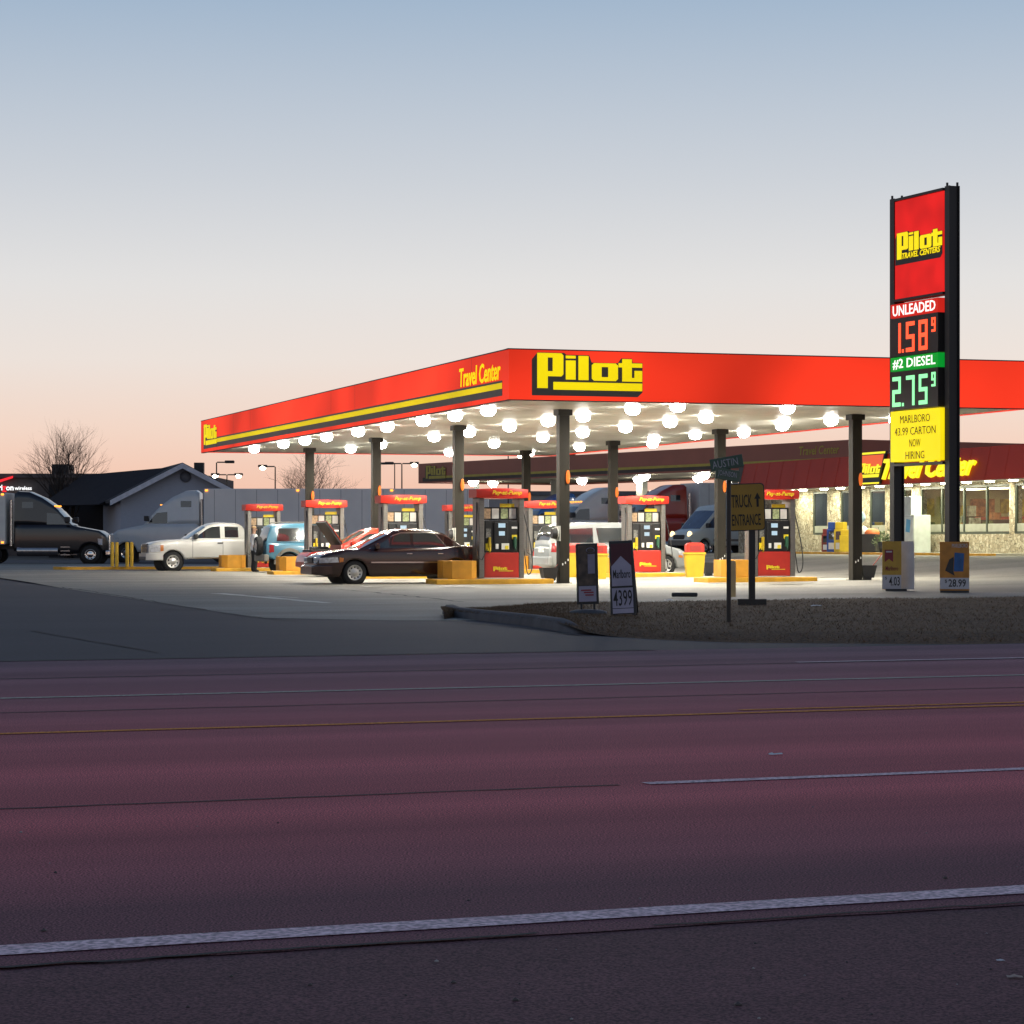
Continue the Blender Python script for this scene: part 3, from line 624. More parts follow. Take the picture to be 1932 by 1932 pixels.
# long kerb island with bollards at the left
ki = MB(); A = gp(107, 1076.5); A.z = 0; B = A+U*10.5; N = 10; wd = 1.0
out = [A+V*(wd-wd*math.cos(PI*i/N))*1+U*(.6-.6*math.sin(PI*i/N)) for i in range(N+1)]+[B+V*2*wd, B]
ki.prism([p for p in out], ZV*.15); cz = sum(out, Vector())/len(out)
ki.prism([cz+(p-cz)*.93+ZV*.151 for p in out], ZV*.004, 1)
tag(ki.build('kerb_island', [M_YEL, M_ISL]), 'long yellow kerb island with bollards behind the white pickup', 'kerb island')
bl = MB(); bl.cyl((0, 0, 0), (0, 0, .98), .075, n=14); bl.ball((0, 0, .98), .075, 6, 0, (1, 1, .6), lo=0)
bl = bl.build('bollard', mat('bollard_yellow', (.66, .40, .03), rough=.6, var=.15))
fb = True
for x, lb in ((212, 'leftmost yellow bollard on the long kerb island'), (220.5, 'yellow bollard, second from left on the long kerb island'), (240, 'yellow bollard, third from left on the long kerb island'), (248.5, 'yellow bollard nearest the white pickup\'s bonnet')):
    p = dp(x, 1070, 106.5 if x in (212, 248.5) else 105.6); p.z = .15
    if fb: bl.location = p; tag(bl, lb, 'bollard', 'bollards on the long kerb island'); fb = False
    else: dup(bl, p, 0, lb)
# ---------------------------------------------------------------- vehicles
M_RIM = mat('alloy_rim', (.5, .49, .46), rough=.35, metal=.7)
M_HEADL = mat('headlamp_glass', (.45, .47, .5), rough=.08, var=.3, scale=12, coat=.5)
M_WELL = mat('wheel_well', (.008, .008, .008), rough=.9)
M_PLAST = mat('grey_cladding', (.16, .15, .13), rough=.7)
M_PLATE = mat('plate_white', (.6, .6, .58))
def paint(name, c, var=.03, rough=.28): return mat(name, c, rough=rough, var=var, coat=.6, spec=.5)

def loft(xs, zb, zt, hw, nz=7, ny=8, crown=.03, cap=True, taper=False):
    mb = MB(); rings = []
    for x in xs:
        b, t = zb(x), zt(x); t = max(t, b+.012); R = []
        for j in range(nz+1):
            z = b+(t-b)*j/nz; R.append((x, -hw(x, z), z))
        h = hw(x, t); cr_ = crown*min(1, (t-b)/.3)
        for j in range(1, ny): y = -h+2*h*j/ny; R.append((x, y, t+cr_*(1-(y/h)**2)))
        for j in range(nz, -1, -1):
            z = b+(t-b)*j/nz; R.append((x, hw(x, z), z))
        rings.append(R)
    m = len(rings[0]); mb.add([p for R in rings for p in R], [(i*m+j, i*m+(j+1) % m, (i+1)*m+(j+1) % m, (i+1)*m+j) for i in range(len(xs)-1) for j in range(m)], 0, True)
    if cap: mb.add(rings[0], [tuple(range(m))]); mb.add(rings[-1], [tuple(range(m))[::-1]])
    return mb

def patch(mb, poly, f, s, off=.006, th=.014, nx=14, nz=5):
    """panel that follows the curved flank: convex outline in (x, z) laid on y = s*f(x, z)"""
    xa, xb = min(p[0] for p in poly), max(p[0] for p in poly); rows = []
    for i in range(nx+1):
        x = xa+(xb-xa)*(i/nx*.996+.002); zz = []
        for (x0, z0), (x1, z1) in zip(poly, poly[1:]+poly[:1]):
            if (x0-x)*(x1-x) <= 0 and x0 != x1: zz.append(z0+(z1-z0)*(x-x0)/(x1-x0))
        lo, hi = min(zz), max(zz); rows.append([(x, lo+(hi-lo)*j/nz) for j in range(nz+1)])
    top = [Vector((x, s*(f(x, z)+off), z)) for r in rows for x, z in r]; m = nz+1
    mb.add(top, [(i*m+j, i*m+j+1, (i+1)*m+j+1, (i+1)*m+j) for i in range(nx) for j in range(nz)], 0, True)
    rim = [i*m for i in range(nx+1)]+[nx*m+j for j in range(1, m)]+[i*m+nz for i in range(nx-1, -1, -1)]+[j for j in range(nz-1, 0, -1)]
    for a, b in zip(rim, rim[1:]+rim[:1]): d = Vector((0, -s*th, 0)); mb.add([top[a], top[b], top[b]+d, top[a]+d], [(0, 1, 2, 3)])

def mk_wheel(parent, x, y, R, wd, holes=5, rim=M_RIM, name='wheel', rr=.64):
    s = 1 if y > 0 else -1
    t = MB(); t.lathe([(R*rr, -wd/2), (R*.92, -wd/2), (R*.985, -wd*.38), (R, -wd*.2), (R, wd*.2), (R*.985, wd*.38), (R*.92, wd/2), (R*rr, wd/2)], (0, 0, 0), (0, s, 0), 26)
    t.lathe([(R*rr, -wd*.45), (.001, -wd*.4)], (0, 0, 0), (0, s, 0), 16)
    o = t.build(name, M_RUB, parent); o.location = (x, y, R)
    r = MB(); e = wd/2
    r.lathe([(R*rr, e-.002), (R*(rr-.03), e+.004), (R*(rr-.07), e-.02), (R*.3, e-.012), (R*.16, e+.008), (.001, e+.01)], (0, 0, 0), (0, s, 0), 26)
    for k in range(holes):
        a = 2*PI*k/holes+.3; q = .085*R*(8/max(holes, 6)); r.lathe([(q, 0), (.001, .002)], (R*.45*math.cos(a), s*(e-.012), R*.45*math.sin(a)), (0, s, 0), 8, 1)
    r.build('rim', [rim, M_WELL], o); return o

def vehicle(name, label, cat, x0, x1, W, top, roof, sill, axles, R, arch, pnt, windows, shield, rear, Wb=.93, Wr=.76, belt=None, zmax=None, rd=.5, rk=.2, holes=5, wheels=True, wd=.22, rim=M_RIM, glass=M_GLASS, crown=.03, noarch=(), rr=.64):
    root = thing(name, label, cat)
    tf = pw(top); rf = pw(roof); zt_max = zmax or max(z for _, z in top)
    arches = [a for a in axles]
    def plan(x):
        e = min(x-x0, x1-x); return 1-rk*(1-e/rd)**2 if e < rd else 1.0
    def hw(x, z):
        k = (z-sill)/(zt_max-sill); return W/2*plan(x)*(1-.05*max(0, .35-k)**1.5*3-.07*max(0, k-.55)**2*3)
    def zb(x):
        z = sill+.12*smooth(.45, 0, min(x-x0, x1-x))
        for a in arches:
            d = abs(x-a)
            if d < arch: z = max(z, R*.95+math.sqrt(arch*arch-d*d))
        return z
    xs = [x0+(x1-x0)*i/90 for i in range(91)]
    for a in arches: xs += [a-arch+.001, a+arch-.001, a-arch*.97, a+arch*.97]
    xs = sorted(xs)
    body = loft(xs, zb, tf, hw, crown=crown).build('body', pnt, root)
    for a in arches: w_ = MB(); w_.cyl((a, -W/2+.16, R*.97), (a, W/2-.16, R*.97), arch*.96, n=20); w_.build('wheel_well', M_WELL, root)
    Wbh = W/2*Wb; Wrh = W/2*Wr; zbel = belt if belt is not None else min(z for _, z in roof); zro = max(z for _, z in roof); ra, rb = roof[0][0], roof[-1][0]
    def pc(x):
        e = min(x-ra, rb-x); return 1-.10*(1-e/.9)**2 if e < .9 else 1
    def hc(x, z): return (Wbh+(Wrh-Wbh)*max(0, (z-zbel))/(zro-zbel))*pc(x)
    xs2 = sorted(set([ra+(rb-ra)*i/50 for i in range(51)]+[p[0] for p in roof]))
    cab = loft(xs2, lambda x: min(tf(x)-.06, rf(x)-.01), rf, hc, nz=6, crown=.045).build('cabin', pnt, root)
    class Pair:
        def __init__(p, L): p.L = L
        def build(p, nme, m, par): return [q.build(nme, m, par) for q in p.L][0]
    def side(poly, off=.006, th=.012, f=hc):
        L = []
        for s in (-1, 1):
            mb = MB(); L.append(mb)
            if len(poly) <= 6: patch(mb, poly, f, s, off, th)
            else: mb.prism([(x, s*(f(x, z)+off), z) for x, z in poly], (0, -s*th, 0))
        return Pair(L)
    for wn in windows:
        for s in (-1, 1):
            mb = MB(); patch(mb, wn, hc, s); mb.build('side_window', glass, root)
    def toppatch(xa, xb, ins, nme):
        mb = MB(); N = 8; Mx = 8; vs = []
        for i in range(N+1):
            x = xa+(xb-xa)*i/N; z = rf(x); h = hc(x, z); hh = h-ins
            d = (rf(x+.02)-rf(x-.02))/.04; nrm = Vector((-d, 0, 1)).normalized()*.008
            for j in range(Mx+1):
                y = -hh+2*hh*j/Mx; vs.append(Vector((x, y, z+.045*min(1, (z-min(tf(x)-.06, z-.01))/.3)*(1-(y/h)**2)))+nrm)
        mb.add(vs, [(i*(Mx+1)+j, i*(Mx+1)+j+1, (i+1)*(Mx+1)+j+1, (i+1)*(Mx+1)+j) for i in range(N) for j in range(Mx)], 0, True)
        return mb.build(nme, glass, root)
    if shield: toppatch(shield[0], shield[1], .06, 'windscreen')
    if rear: toppatch(rear[0], rear[1], .08, 'rear_window')
    if wheels:
        for a in axles:
            for s in (-1, 1): mk_wheel(root, a, s*(W/2-wd/2-.03), R, wd, holes, rim, rr=rr)
    return root, hw, hc, side, tf

def handles(root, hw, xs, z, d, m):
    for x in xs:
        for s in (-1, 1): b = MB(); b.box((x, s*(hw(x, z)+.012), z), d, bev=.008); b.build('door_handle', m, root)
def mirror(root, x, y, z, m, sc=1):
    for s in (-1, 1):
        b = MB(); b.box((x, s*(y+.09*sc), z), (.13*sc, .2*sc, .15*sc), bev=.04); b.build('wing_mirror', m, root)
def place(root, ang, local, sx, Yd, z=None):
    d = Vector((math.cos(ang), math.sin(ang), 0)); r = Vector((-d.y, d.x, 0))
    p = Vector(((sx-1920)/9600*Yd, Yd, 0)); o = p-d*local[0]-r*local[1]; o.z = gh(p.x, p.y) if z is None else z
    root.location = o; root.rotation_euler = (0, 0, ang)
LEFTW = PI+TH          # heading left and towards the camera, parallel to the islands
# dark maroon sedan
P_SED = paint('maroon_paint', (.022, .006, .004), rough=.22)
r, hw, hc, side, tf = vehicle('sedan', 'dark maroon four door sedan with chrome side strip leaving the front pumps', 'car', -2.86, 2.5, 1.96,
    [(-2.86, .80), (-2.8, .98), (-2.65, 1.03), (-1.6, 1.06), (0, 1.0), (.9, .985), (1.2, .98), (1.7, .95), (2.1, .88), (2.35, .79), (2.46, .68), (2.5, .58)],
    [(-1.70, 1.05), (-1.5, 1.18), (-1.2, 1.38), (-1.05, 1.45), (-.85, 1.49), (-.4, 1.51), (0, 1.51), (.25, 1.48), (.4, 1.41), (1.3, .97)], .22, (1.455, -1.455), .335, .39, P_SED,
    [[(.92, 1.02), (.36, 1.33), (.12, 1.41), (-.16, 1.42), (-.16, 1.01)], [(-.24, 1.01), (-.24, 1.43), (-.62, 1.43), (-.88, 1.39), (-1.12, 1.15), (-1.15, 1.03)]], (.45, 1.24), (-1.64, -1.12), holes=10)
place(r, LEFTW, (1.455, .98), 1332, 70.7)
side([(1.0, .60), (1.0, .635), (-1.0, .635), (-1.0, .60)], .008, .02, hw).build('trim_strip', M_CHROME, r)
handles(r, hw, (-.1, -1.0), .86, (.16, .03, .03), M_CHROME)
b = MB(); [b.prism([(x, s*(hc(x, z)+.004), z) for x, z in [(1.05, .99), (.34, 1.37), (.1, 1.45), (-.66, 1.455), (-.92, 1.41), (-1.21, 1.06), (-1.18, 1.06), (-.895, 1.39), (-.64, 1.435), (.11, 1.42), (.35, 1.345), (1.02, .99)]], (0, -s*.01, 0)) for s in (-1, 1)]; b.build('window_trim', M_CHROME, r)
side([(2.44, .60), (2.44, .74), (1.95, .76), (1.92, .62)], .008, .03, hw).build('headlamp', M_HEADL, r); side([(1.9, .62), (1.9, .75), (1.78, .74), (1.8, .63)], .008, .02, hw).build('indicator', mat('amber_lens', (.5, .16, .03), rough=.2), r)
for s in (-1, 1): b = MB(); b.box((2.44, s*.58, .69), (.12, .42, .14), bev=.03); b.build('headlamp', M_HEADL, r)
b = MB(); b.box((2.49, 0, .68), (.06, .62, .16), bev=.02); b.build('grille', M_DARK, r)
b = loft([2.1+.052*i for i in range(11)], lambda x: .27+.02*smooth(2.5, 2.62, x), lambda x: .55-.05*smooth(2.5, 2.62, x), lambda x, z: (.96 if x < 2.3 else .96-.30*((x-2.3)/.32)**2)+.012, crown=.0)
b.build('bumper', P_SED, r); b = MB()
for i in range(-10, 11): y = i*.066; b.box((2.615-.018*(abs(y)/.3)**2, y, .50), (.02, .07, .035))
b.build('bumper_strip', M_CHROME, r)
mirror(r, .82, hc(.82, 1.06), 1.06, P_SED)
b = MB(); b.box((.25, .38, 1.05), (.14, .48, .55), bev=.06); b.build('seat', M_DARK, r)
# white pickup
P_WH = paint('white_car_paint', (.56, .55, .51), rough=.3)
r, hw, hc, side, tf = vehicle('pickup_truck', 'white extended cab pickup truck with black grille at the far left pump', 'pickup', -3.1, 2.85, 2.03,
    [(-3.1, 1.2), (-3.0, 1.3), (-1.0, 1.3), (.9, 1.29), (1.3, 1.27), (2.2, 1.22), (2.6, 1.15), (2.8, 1.05), (2.85, .9)],
    [(-1.06, 1.28), (-1.0, 1.7), (-.9, 1.83), (-.7, 1.9), (0, 1.92), (.3, 1.88), (.5, 1.8), (1.3, 1.27)], .5, (1.9, -1.75), .40, .48, P_WH,
    [[(1.02, 1.33), (.5, 1.70), (.3, 1.78), (-.02, 1.8), (-.02, 1.33)], [(-.2, 1.36), (-.2, 1.79), (-.76, 1.77), (-.76, 1.36)]], (.56, 1.26), (-1.05, -.98), holes=8, rk=.12, wd=.27)
place(r, LEFTW, (1.9, 1.0), 649, 101.6)
b = MB(); b.box((2.84, 0, .93), (.08, 1.15, .36), bev=.03); b.build('grille', mat('grille_black_blue', (.02, .025, .035), rough=.3), r)
b = MB(); b.box((2.885, 0, .93), (.02, 1.15, .05)); b.build('grille_bar', M_CHROME, r)
side([(2.8, .78), (2.8, 1.05), (2.42, 1.06), (2.42, .78)], .008, .03, hw).build('headlamp', M_HEADL, r); side([(2.41, .8), (2.41, 1.06), (2.28, 1.05), (2.28, .82)], .008, .03, hw).build('indicator', MATS['amber_lens'], r)
for s in (-1, 1): b = MB(); b.box((2.82, s*.75, .92), (.08, .3, .28), bev=.03); b.build('headlamp', M_HEADL, r)
b = loft([2.3+.065*i for i in range(11)], lambda x: .45, lambda x: .72, lambda x, z: (1.0 if x < 2.5 else 1.0-.2*((x-2.5)/.45)**2)+.012, crown=0); b.build('bumper', P_WH, r)
b = MB(); b.box((2.9, 0, .52), (.14, 1.5, .16), bev=.04); b.build('bumper_grille', M_DARK, r)
side([(1.35, .50), (1.35, .56), (-1.2, .56), (-1.2, .50)], .02, .05, hw).build('running_board', M_CHROME, r)
handles(r, hw, (-.0,), 1.13, (.22, .03, .05), M_DARK)
mirror(r, .98, hc(.98, 1.4), 1.4, M_DARK, 1.25)
side([(1.12, .55), (1.12, 1.27), (1.105, 1.27), (1.105, .55)], .003, .01, hw).build('door_gap', M_DARK, r); side([(-.1, .55), (-.1, 1.27), (-.115, 1.27), (-.115, .55)], .003, .01, hw).build('door_gap', M_DARK, r); side([(-1.08, .55), (-1.08, 1.3), (-1.13, 1.3), (-1.13, .55)], .003, .01, hw).build('door_gap', M_DARK, r)
# blue jeep
P_BL = paint('light_blue_paint', (.055, .175, .255))
r, hw, hc, side, tf = vehicle('suv', 'light blue boxy off-roader with spare wheel on its tailgate, grey arches', 'off-roader', -2.1, 2.2, 1.82,
    [(-2.1, 1.0), (-2.06, 1.12), (.9, 1.12), (1.1, 1.1), (1.9, 1.03), (2.15, .88), (2.2, .7)],
    [(-2.09, 1.1), (-2.03, 1.4), (-1.9, 1.74), (-1.75, 1.8), (-1.2, 1.84), (.1, 1.84), (.35, 1.78), (1.0, 1.1)], .5, (1.4, -1.25), .37, .46, P_BL,
    [[(-1.72, 1.2), (-1.66, 1.68), (-.86, 1.69), (-.86, 1.2)], [(-.66, 1.2), (-.66, 1.69), (-.02, 1.69), (-.02, 1.2)], [(.08, 1.2), (.08, 1.69), (.3, 1.66), (.72, 1.2)]], (.4, .95), (-2.07, -1.92), Wr=.82, holes=6, rk=.1, wd=.25)
place(r, TH, (-1.25, -.9), 1086, 95.3)
side([(-1.25+.58*math.cos(PI*i/12), .35+.60*math.sin(PI*i/12)) for i in range(13)]+[(-1.25+.47*math.cos(PI*i/12), .35+.48*math.sin(PI*i/12)) for i in range(12, -1, -1)], .02, .05, hw).build('arch_flare', M_PLAST, r)
b = MB(); b.box((-2.12, 0, .58), (.2, 1.76, .26), bev=.05); b.build('bumper', M_PLAST, r)
sp = mk_wheel(r, -2.2, .01, .36, .22, 6, name='spare_wheel'); sp.rotation_euler = (0, 0, PI/2); sp.location = (-2.25, -.05, 1.02)
side([(-2.02, .78), (-2.0, 1.08), (-1.84, 1.06), (-1.84, .8)], .01, .04, hw).build('tail_lamp', M_REDL, r)
handles(r, hw, (-.52,), 1.02, (.2, .03, .05), M_DARK)
b = MB(); [b.tube([(-1.7, s*.62, 1.86), (-1.6, s*.62, 1.91), (0, s*.62, 1.91), (.1, s*.62, 1.86)], .02) for s in (-1, 1)]; b.build('roof_rail', M_PLAST, r)
# red coupe with raised bonnet
P_RD = paint('bright_red_paint', (.55, .035, .012))
r, hw, hc, side, tf = vehicle('red_car', 'bright red car with its bonnet propped open between two pumps', 'car', -2.35, 2.2, 1.8,
    [(-2.35, .75), (-2.28, .95), (-1.6, 1.0), (0, .97), (.8, .96), (1.0, .95), (1.02, .80), (2.0, .74), (2.18, .6), (2.2, .45)],
    [(-2.0, .98), (-1.2, 1.33), (-.6, 1.42), (-.1, 1.43), (.15, 1.38), (1.05, .95)], .2, (1.3, -1.3), .32, .37, P_RD,
    [[(.5, 1.10), (.15, 1.29), (-.4, 1.33), (-.4, 1.10)], [(-.5, 1.10), (-.5, 1.33), (-.9, 1.30), (-1.25, 1.13)]], (.25, .95), (-1.95, -1.25), rk=.2)
place(r, LEFTW, (2.2, .6), 1152, 84.2); r.scale = (1.04, 1.04, 1.12)
b = MB(); b.prism([(1.0, -.72, 1.0), (1.0, .72, 1.0), (1.5, .66, 1.66), (1.5, -.66, 1.66)], (.05, 0, -.035), 1); b.prism([(.985, -.74, 1.005), (.985, .74, 1.005), (1.3, .73, 1.43), (1.50, .66, 1.675), (1.50, -.66, 1.675), (1.3, -.73, 1.43)], (.012, 0, -.008)); b.build('bonnet', [P_RD, M_DARK], r)
b = MB(); b.box((1.55, 0, .78), (.9, 1.2, .1), bev=.03); [b.box((1.3+.2*k, -.4+.27*k, .86), (.18, .2, .12), 0, bev=.03) for k in range(4)]; b.build('engine', M_DARK, r)
side([(2.12, .5), (2.1, .66), (1.75, .7), (1.8, .56)], .008, .03, hw).build('headlamp', M_HEADL, r)
mirror(r, .7, hc(.7, 1.0), 1.02, P_RD)
# silver minivan
P_SV = paint('silver_paint', (.24, .255, .255), rough=.32)
r, hw, hc, side, tf = vehicle('minivan', 'silver minivan fuelling behind the second pump on the right', 'minivan', -2.55, 2.55, 1.96,
    [(-2.55, .9), (-2.5, 1.06), (1.2, 1.06), (1.55, 1.04), (2.1, .9), (2.4, .74), (2.55, .55)],
    [(-2.53, 1.05), (-2.45, 1.4), (-2.3, 1.64), (-2.0, 1.74), (-1.2, 1.77), (.2, 1.77), (.6, 1.68), (1.75, 1.0)], .25, (1.6, -1.43), .345, .41, P_SV,
    [[(-2.2, 1.12), (-2.08, 1.42), (-1.85, 1.58), (-1.0, 1.62), (-1.0, 1.12)], [(-.84, 1.12), (-.88, 1.62), (.12, 1.62), (.12, 1.12)], [(.2, 1.1), (.2, 1.62), (.5, 1.58), (1.15, 1.1)]], (.68, 1.68), (-2.5, -2.28), rk=.16, Wr=.8, holes=7)
place(r, TH, (1.6, -.97), 2498, 87.2)
side([(2.46, .62), (2.36, .76), (2.02, .86), (2.08, .72)], .008, .03, hw).build('headlamp', M_HEADL, r); side([(2.2, .6), (2.2, .68), (2.05, .7), (2.05, .62)], .01, .02, hw).build('indicator', MATS['amber_lens'], r)
side([(-2.5, .8), (-2.46, 1.1), (-2.3, 1.12), (-2.34, .8)], .01, .04, hw).build('tail_lamp', M_REDL, r)
b = MB(); b.box((-2.55, 0, .5), (.16, 1.86, .32), bev=.06); b.build('bumper', P_SV, r); b = MB(); b.box((-2.565, 0, .86), (.03, .5, .13)); b.build('number_plate', M_PLATE, r)
handles(r, hw, (-.7, .5), .96, (.18, .03, .04), P_SV)
side([(-.98, .42), (-.98, 1.05), (-.99, 1.05), (-.99, .42)], .003, .01, hw).build('door_gap', M_DARK, r); side([(.17, .35), (.17, 1.05), (.16, 1.05), (.16, .35)], .003, .01, hw).build('door_gap', M_DARK, r)
b = MB(); b.box((2.5, 0, .62), (.1, .8, .12), bev=.03); b.build('grille', M_DARK, r)
# white delivery van
r, hw, hc, side, tf = vehicle('delivery_van', 'white delivery van with lit headlamps behind the street name post', 'van', -2.95, 2.95, 1.99,
    [(-2.95, 1.3), (1.8, 1.3), (2.1, 1.25), (2.6, 1.08), (2.85, .9), (2.95, .7)], [(-2.95, 1.2), (-2.93, 2.3), (-2.8, 2.45), (.5, 2.5), (.9, 2.42), (1.15, 2.2), (2.2, 1.2)], .38, (1.95, -1.7), .35, .43, paint('van_paint', (.55, .60, .56), rough=.35),
    [[(1.85, 1.3), (1.2, 1.95), (.75, 1.98), (.75, 1.3)]], (1.17, 2.15), None, Wr=.86, rk=.16, rd=.7, wd=.24, glass=glass_mat('blue_glass', (.05, .08, .14)))
place(r, PI+math.radians(35), (1.95, .97), 2644, 134)
for s in (-1, 1): b = MB(); b.ball((2.78, s*.72, .95), .16, 6, 0, (.7, 1, 1.2)); b.build('headlamp', glow('headlamp_lit', (1, .72, .35), 2.6), r)
b = MB(); b.box((2.93, 0, .82), (.06, .9, .24), bev=.02); b.build('grille', M_DARK, r); b = MB(); b.box((2.88, 0, .52), (.2, 1.8, .3), bev=.06); b.build('bumper', M_PLAST, r)
side([(1.4, .6), (1.4, .72), (-1.2, .72), (-1.2, .6)], .01, .02, hw).build('rub_strip', M_PLAST, r); mirror(r, 1.75, hc(1.75, 1.4), 1.45, M_DARK, 1.4)
# lorry tractors
M_TANK = mat('polished_tank', (.4, .4, .4), rough=.25, metal=.9)
def tractor(label, pnt, grille=M_CHROME, name='lorry_tractor', group=None):
    r, hw, hc, side, tf = vehicle(name, label, 'lorry', -1.7, 3.4, 2.4,
        [(-1.7, 2.2), (1.3, 2.2), (1.6, 2.1), (2.9, 1.85), (3.25, 1.6), (3.4, 1.2)],
        [(-1.7, 2.1), (-1.68, 3.95), (-1.5, 4.08), (-.9, 4.05), (-.2, 3.72), (.45, 3.25), (.75, 2.95), (1.5, 2.1)], .6, (2.45,), .52, .66, pnt,
        [[(1.2, 2.22), (.72, 2.82), (.1, 2.88), (.1, 2.22)], [(-1.25, 3.15), (-1.25, 3.5), (-.65, 3.5), (-.65, 3.15)]], (.74, 1.42), None, Wb=.96, Wr=.84, rk=.14, holes=8, wd=.3, rim=M_CHROME, rr=.56, belt=2.1)
    if group: r['group'] = group
    b = MB(); b.box((-3.0, 0, .95), (3.4, .9, .3)); b.box((-3.2, 0, 1.15), (1.2, 1.0, .1)); b.build('chassis', M_DARK, r)
    for a in (-2.9, -4.2):
        for s in (-1, 1): mk_wheel(r, a, s*.95, .52, .5, 8, M_CHROME, rr=.56)
    for s in (-1, 1):
        b = MB(); b.cyl((-1.5, s*.95, .72), (.7, s*.95, .72), .3, n=16); b.build('fuel_tank', M_TANK, r)
        b = MB(); [b.box((1.1, s*1.05, .5+.22*k), (.5, .3, .04)) for k in range(3)]; b.build('step', M_TANK, r)
        b = MB(); b.cyl((-1.85, s*1.0, 1.0), (-1.85, s*1.0, 3.6), .09, n=10); b.build('exhaust_stack', M_TANK, r)
    b = MB(); b.box((3.38, 0, 1.2), (.1, 1.2, .9), bev=.04); b.build('grille', grille, r)
    b = MB(); b.box((3.38, 0, .6), (.25, 2.3, .32), bev=.08); b.build('bumper', grille, r)
    side([(3.1, 1.05), (3.1, 1.4), (2.85, 1.42), (2.88, 1.1)], .01, .05, hw).build('headlamp', M_HEADL, r); mirror(r, 1.25, 1.2, 2.5, M_DARK, 2)
    b = MB(); [b.box((.5, -.8+.4*k, 3.28), (.08, .1, .06)) for k in range(5)]; b.build('marker_lamp', M_AMBER, r)
    return r
def trailer(label, Lg, m, root_loc, ang, lamps=True, group=None, sc=1):
    r = thing('box_trailer', label, 'trailer', root_loc, ang, group); r.scale = (1, 1, sc)
    b = MB(); b.box((-Lg/2, 0, 2.68), (Lg, 2.6, 3.04), bev=.04); bx = b.build('box_body', m, r)
    b = MB()
    for k in range(int(Lg/1.2)): [b.box((-.6-1.2*k, s*1.302, 2.68), (.03, .012, 2.9)) for s in (-1, 1)]
    b.box((-Lg/2, -1.31, 1.2), (Lg, .03, .12)); b.box((-Lg/2, 1.31, 1.2), (Lg, .03, .12)); b.box((-Lg/2, -1.31, 4.15), (Lg, .03, .1)); b.build('ribs', mat('trailer_rail', (.3, .3, .31), rough=.4, metal=.5), bx)
    b = MB(); b.box((-Lg/2, 0, 1.05), (Lg-1, 1.0, .2)); b.box((-3.2, -.7, .6), (.14, .14, .9)); b.box((-3.2, .7, .6), (.14, .14, .9)); b.build('chassis', M_DARK, r)
    for a in (-Lg+1.6, -Lg+2.9):
        for s in (-1, 1): mk_wheel(r, a, s*.98, .52, .5, 8, M_RIM, rr=.56)
    if lamps:
        for x in (-.15, -Lg*.33, -Lg*.66, -Lg+.15):
            b = MB()
            for z in (1.25, 4.1): b.box((x, -1.33, z), (.14, .04, .1)); b.box((x, 1.33, z), (.14, .04, .1))
            b.build('marker_lamp', M_AMBER, r)
    return r
P_GR = paint('grey_cab_paint', (.50, .53, .55)); P_BK = paint('black_cab_paint', (.010, .010, .012)); P_RL = paint('red_cab_paint', (.36, .03, .015)); P_WL = paint('white_cab_paint', (.66, .64, .58)); P_BLU = paint('blue_cab_paint', (.03, .12, .36))
M_TRG = mat('grey_white_trailer', (.70, .68, .65), rough=.45, var=.06, scale=.6); M_TRW = mat('white_trailer', (.58, .59, .56), rough=.45, var=.05)
t = tractor('grey lorry tractor with rounded roof fairing facing left beyond the pickup', P_GR); t.location = ((422-1920)/9600*147+3.4, 147, 0); t.rotation_euler = (0, 0, PI)
trailer('long grey box trailer behind the rounded grey lorry cab, beyond the pumps', 16.2, M_TRG, (t.location.x+2.0, 147, 0), PI)
t = tractor('black lorry tractor facing right at the left edge of the lot', P_BK, M_CHROME); t.location = ((352-1920)/9600*139-2.45, 139, 0); t.rotation_euler = (0, 0, 0); t.scale = (1, 1, .95)
trailer('white box trailer on the black lorry, cut by the left edge', 12, M_TRW, (t.location.x-2.1, 139, 0), 0, sc=.91)
AD = PI+math.radians(20)
t = tractor('white sleeper lorry tractor under the dark diesel canopy', P_WL); place(t, AD, (-1.7, 1.2), 2322, 147, .2)
t = tractor('blue lorry tractor, only its roof showing left of the white one', P_BLU); place(t, AD, (-1.7, 1.2), 2165, 160, .1)
t = tractor('red sleeper lorry tractor behind the minivan and the white van', P_RL); place(t, AD, (-1.7, 1.2), 2583, 144, .3)
d = Vector((math.cos(AD), math.sin(AD), 0)); q = t.location-d*2.3
trailer('white box trailer behind the red lorry tractor', 13.5, M_TRW, q, AD, False)

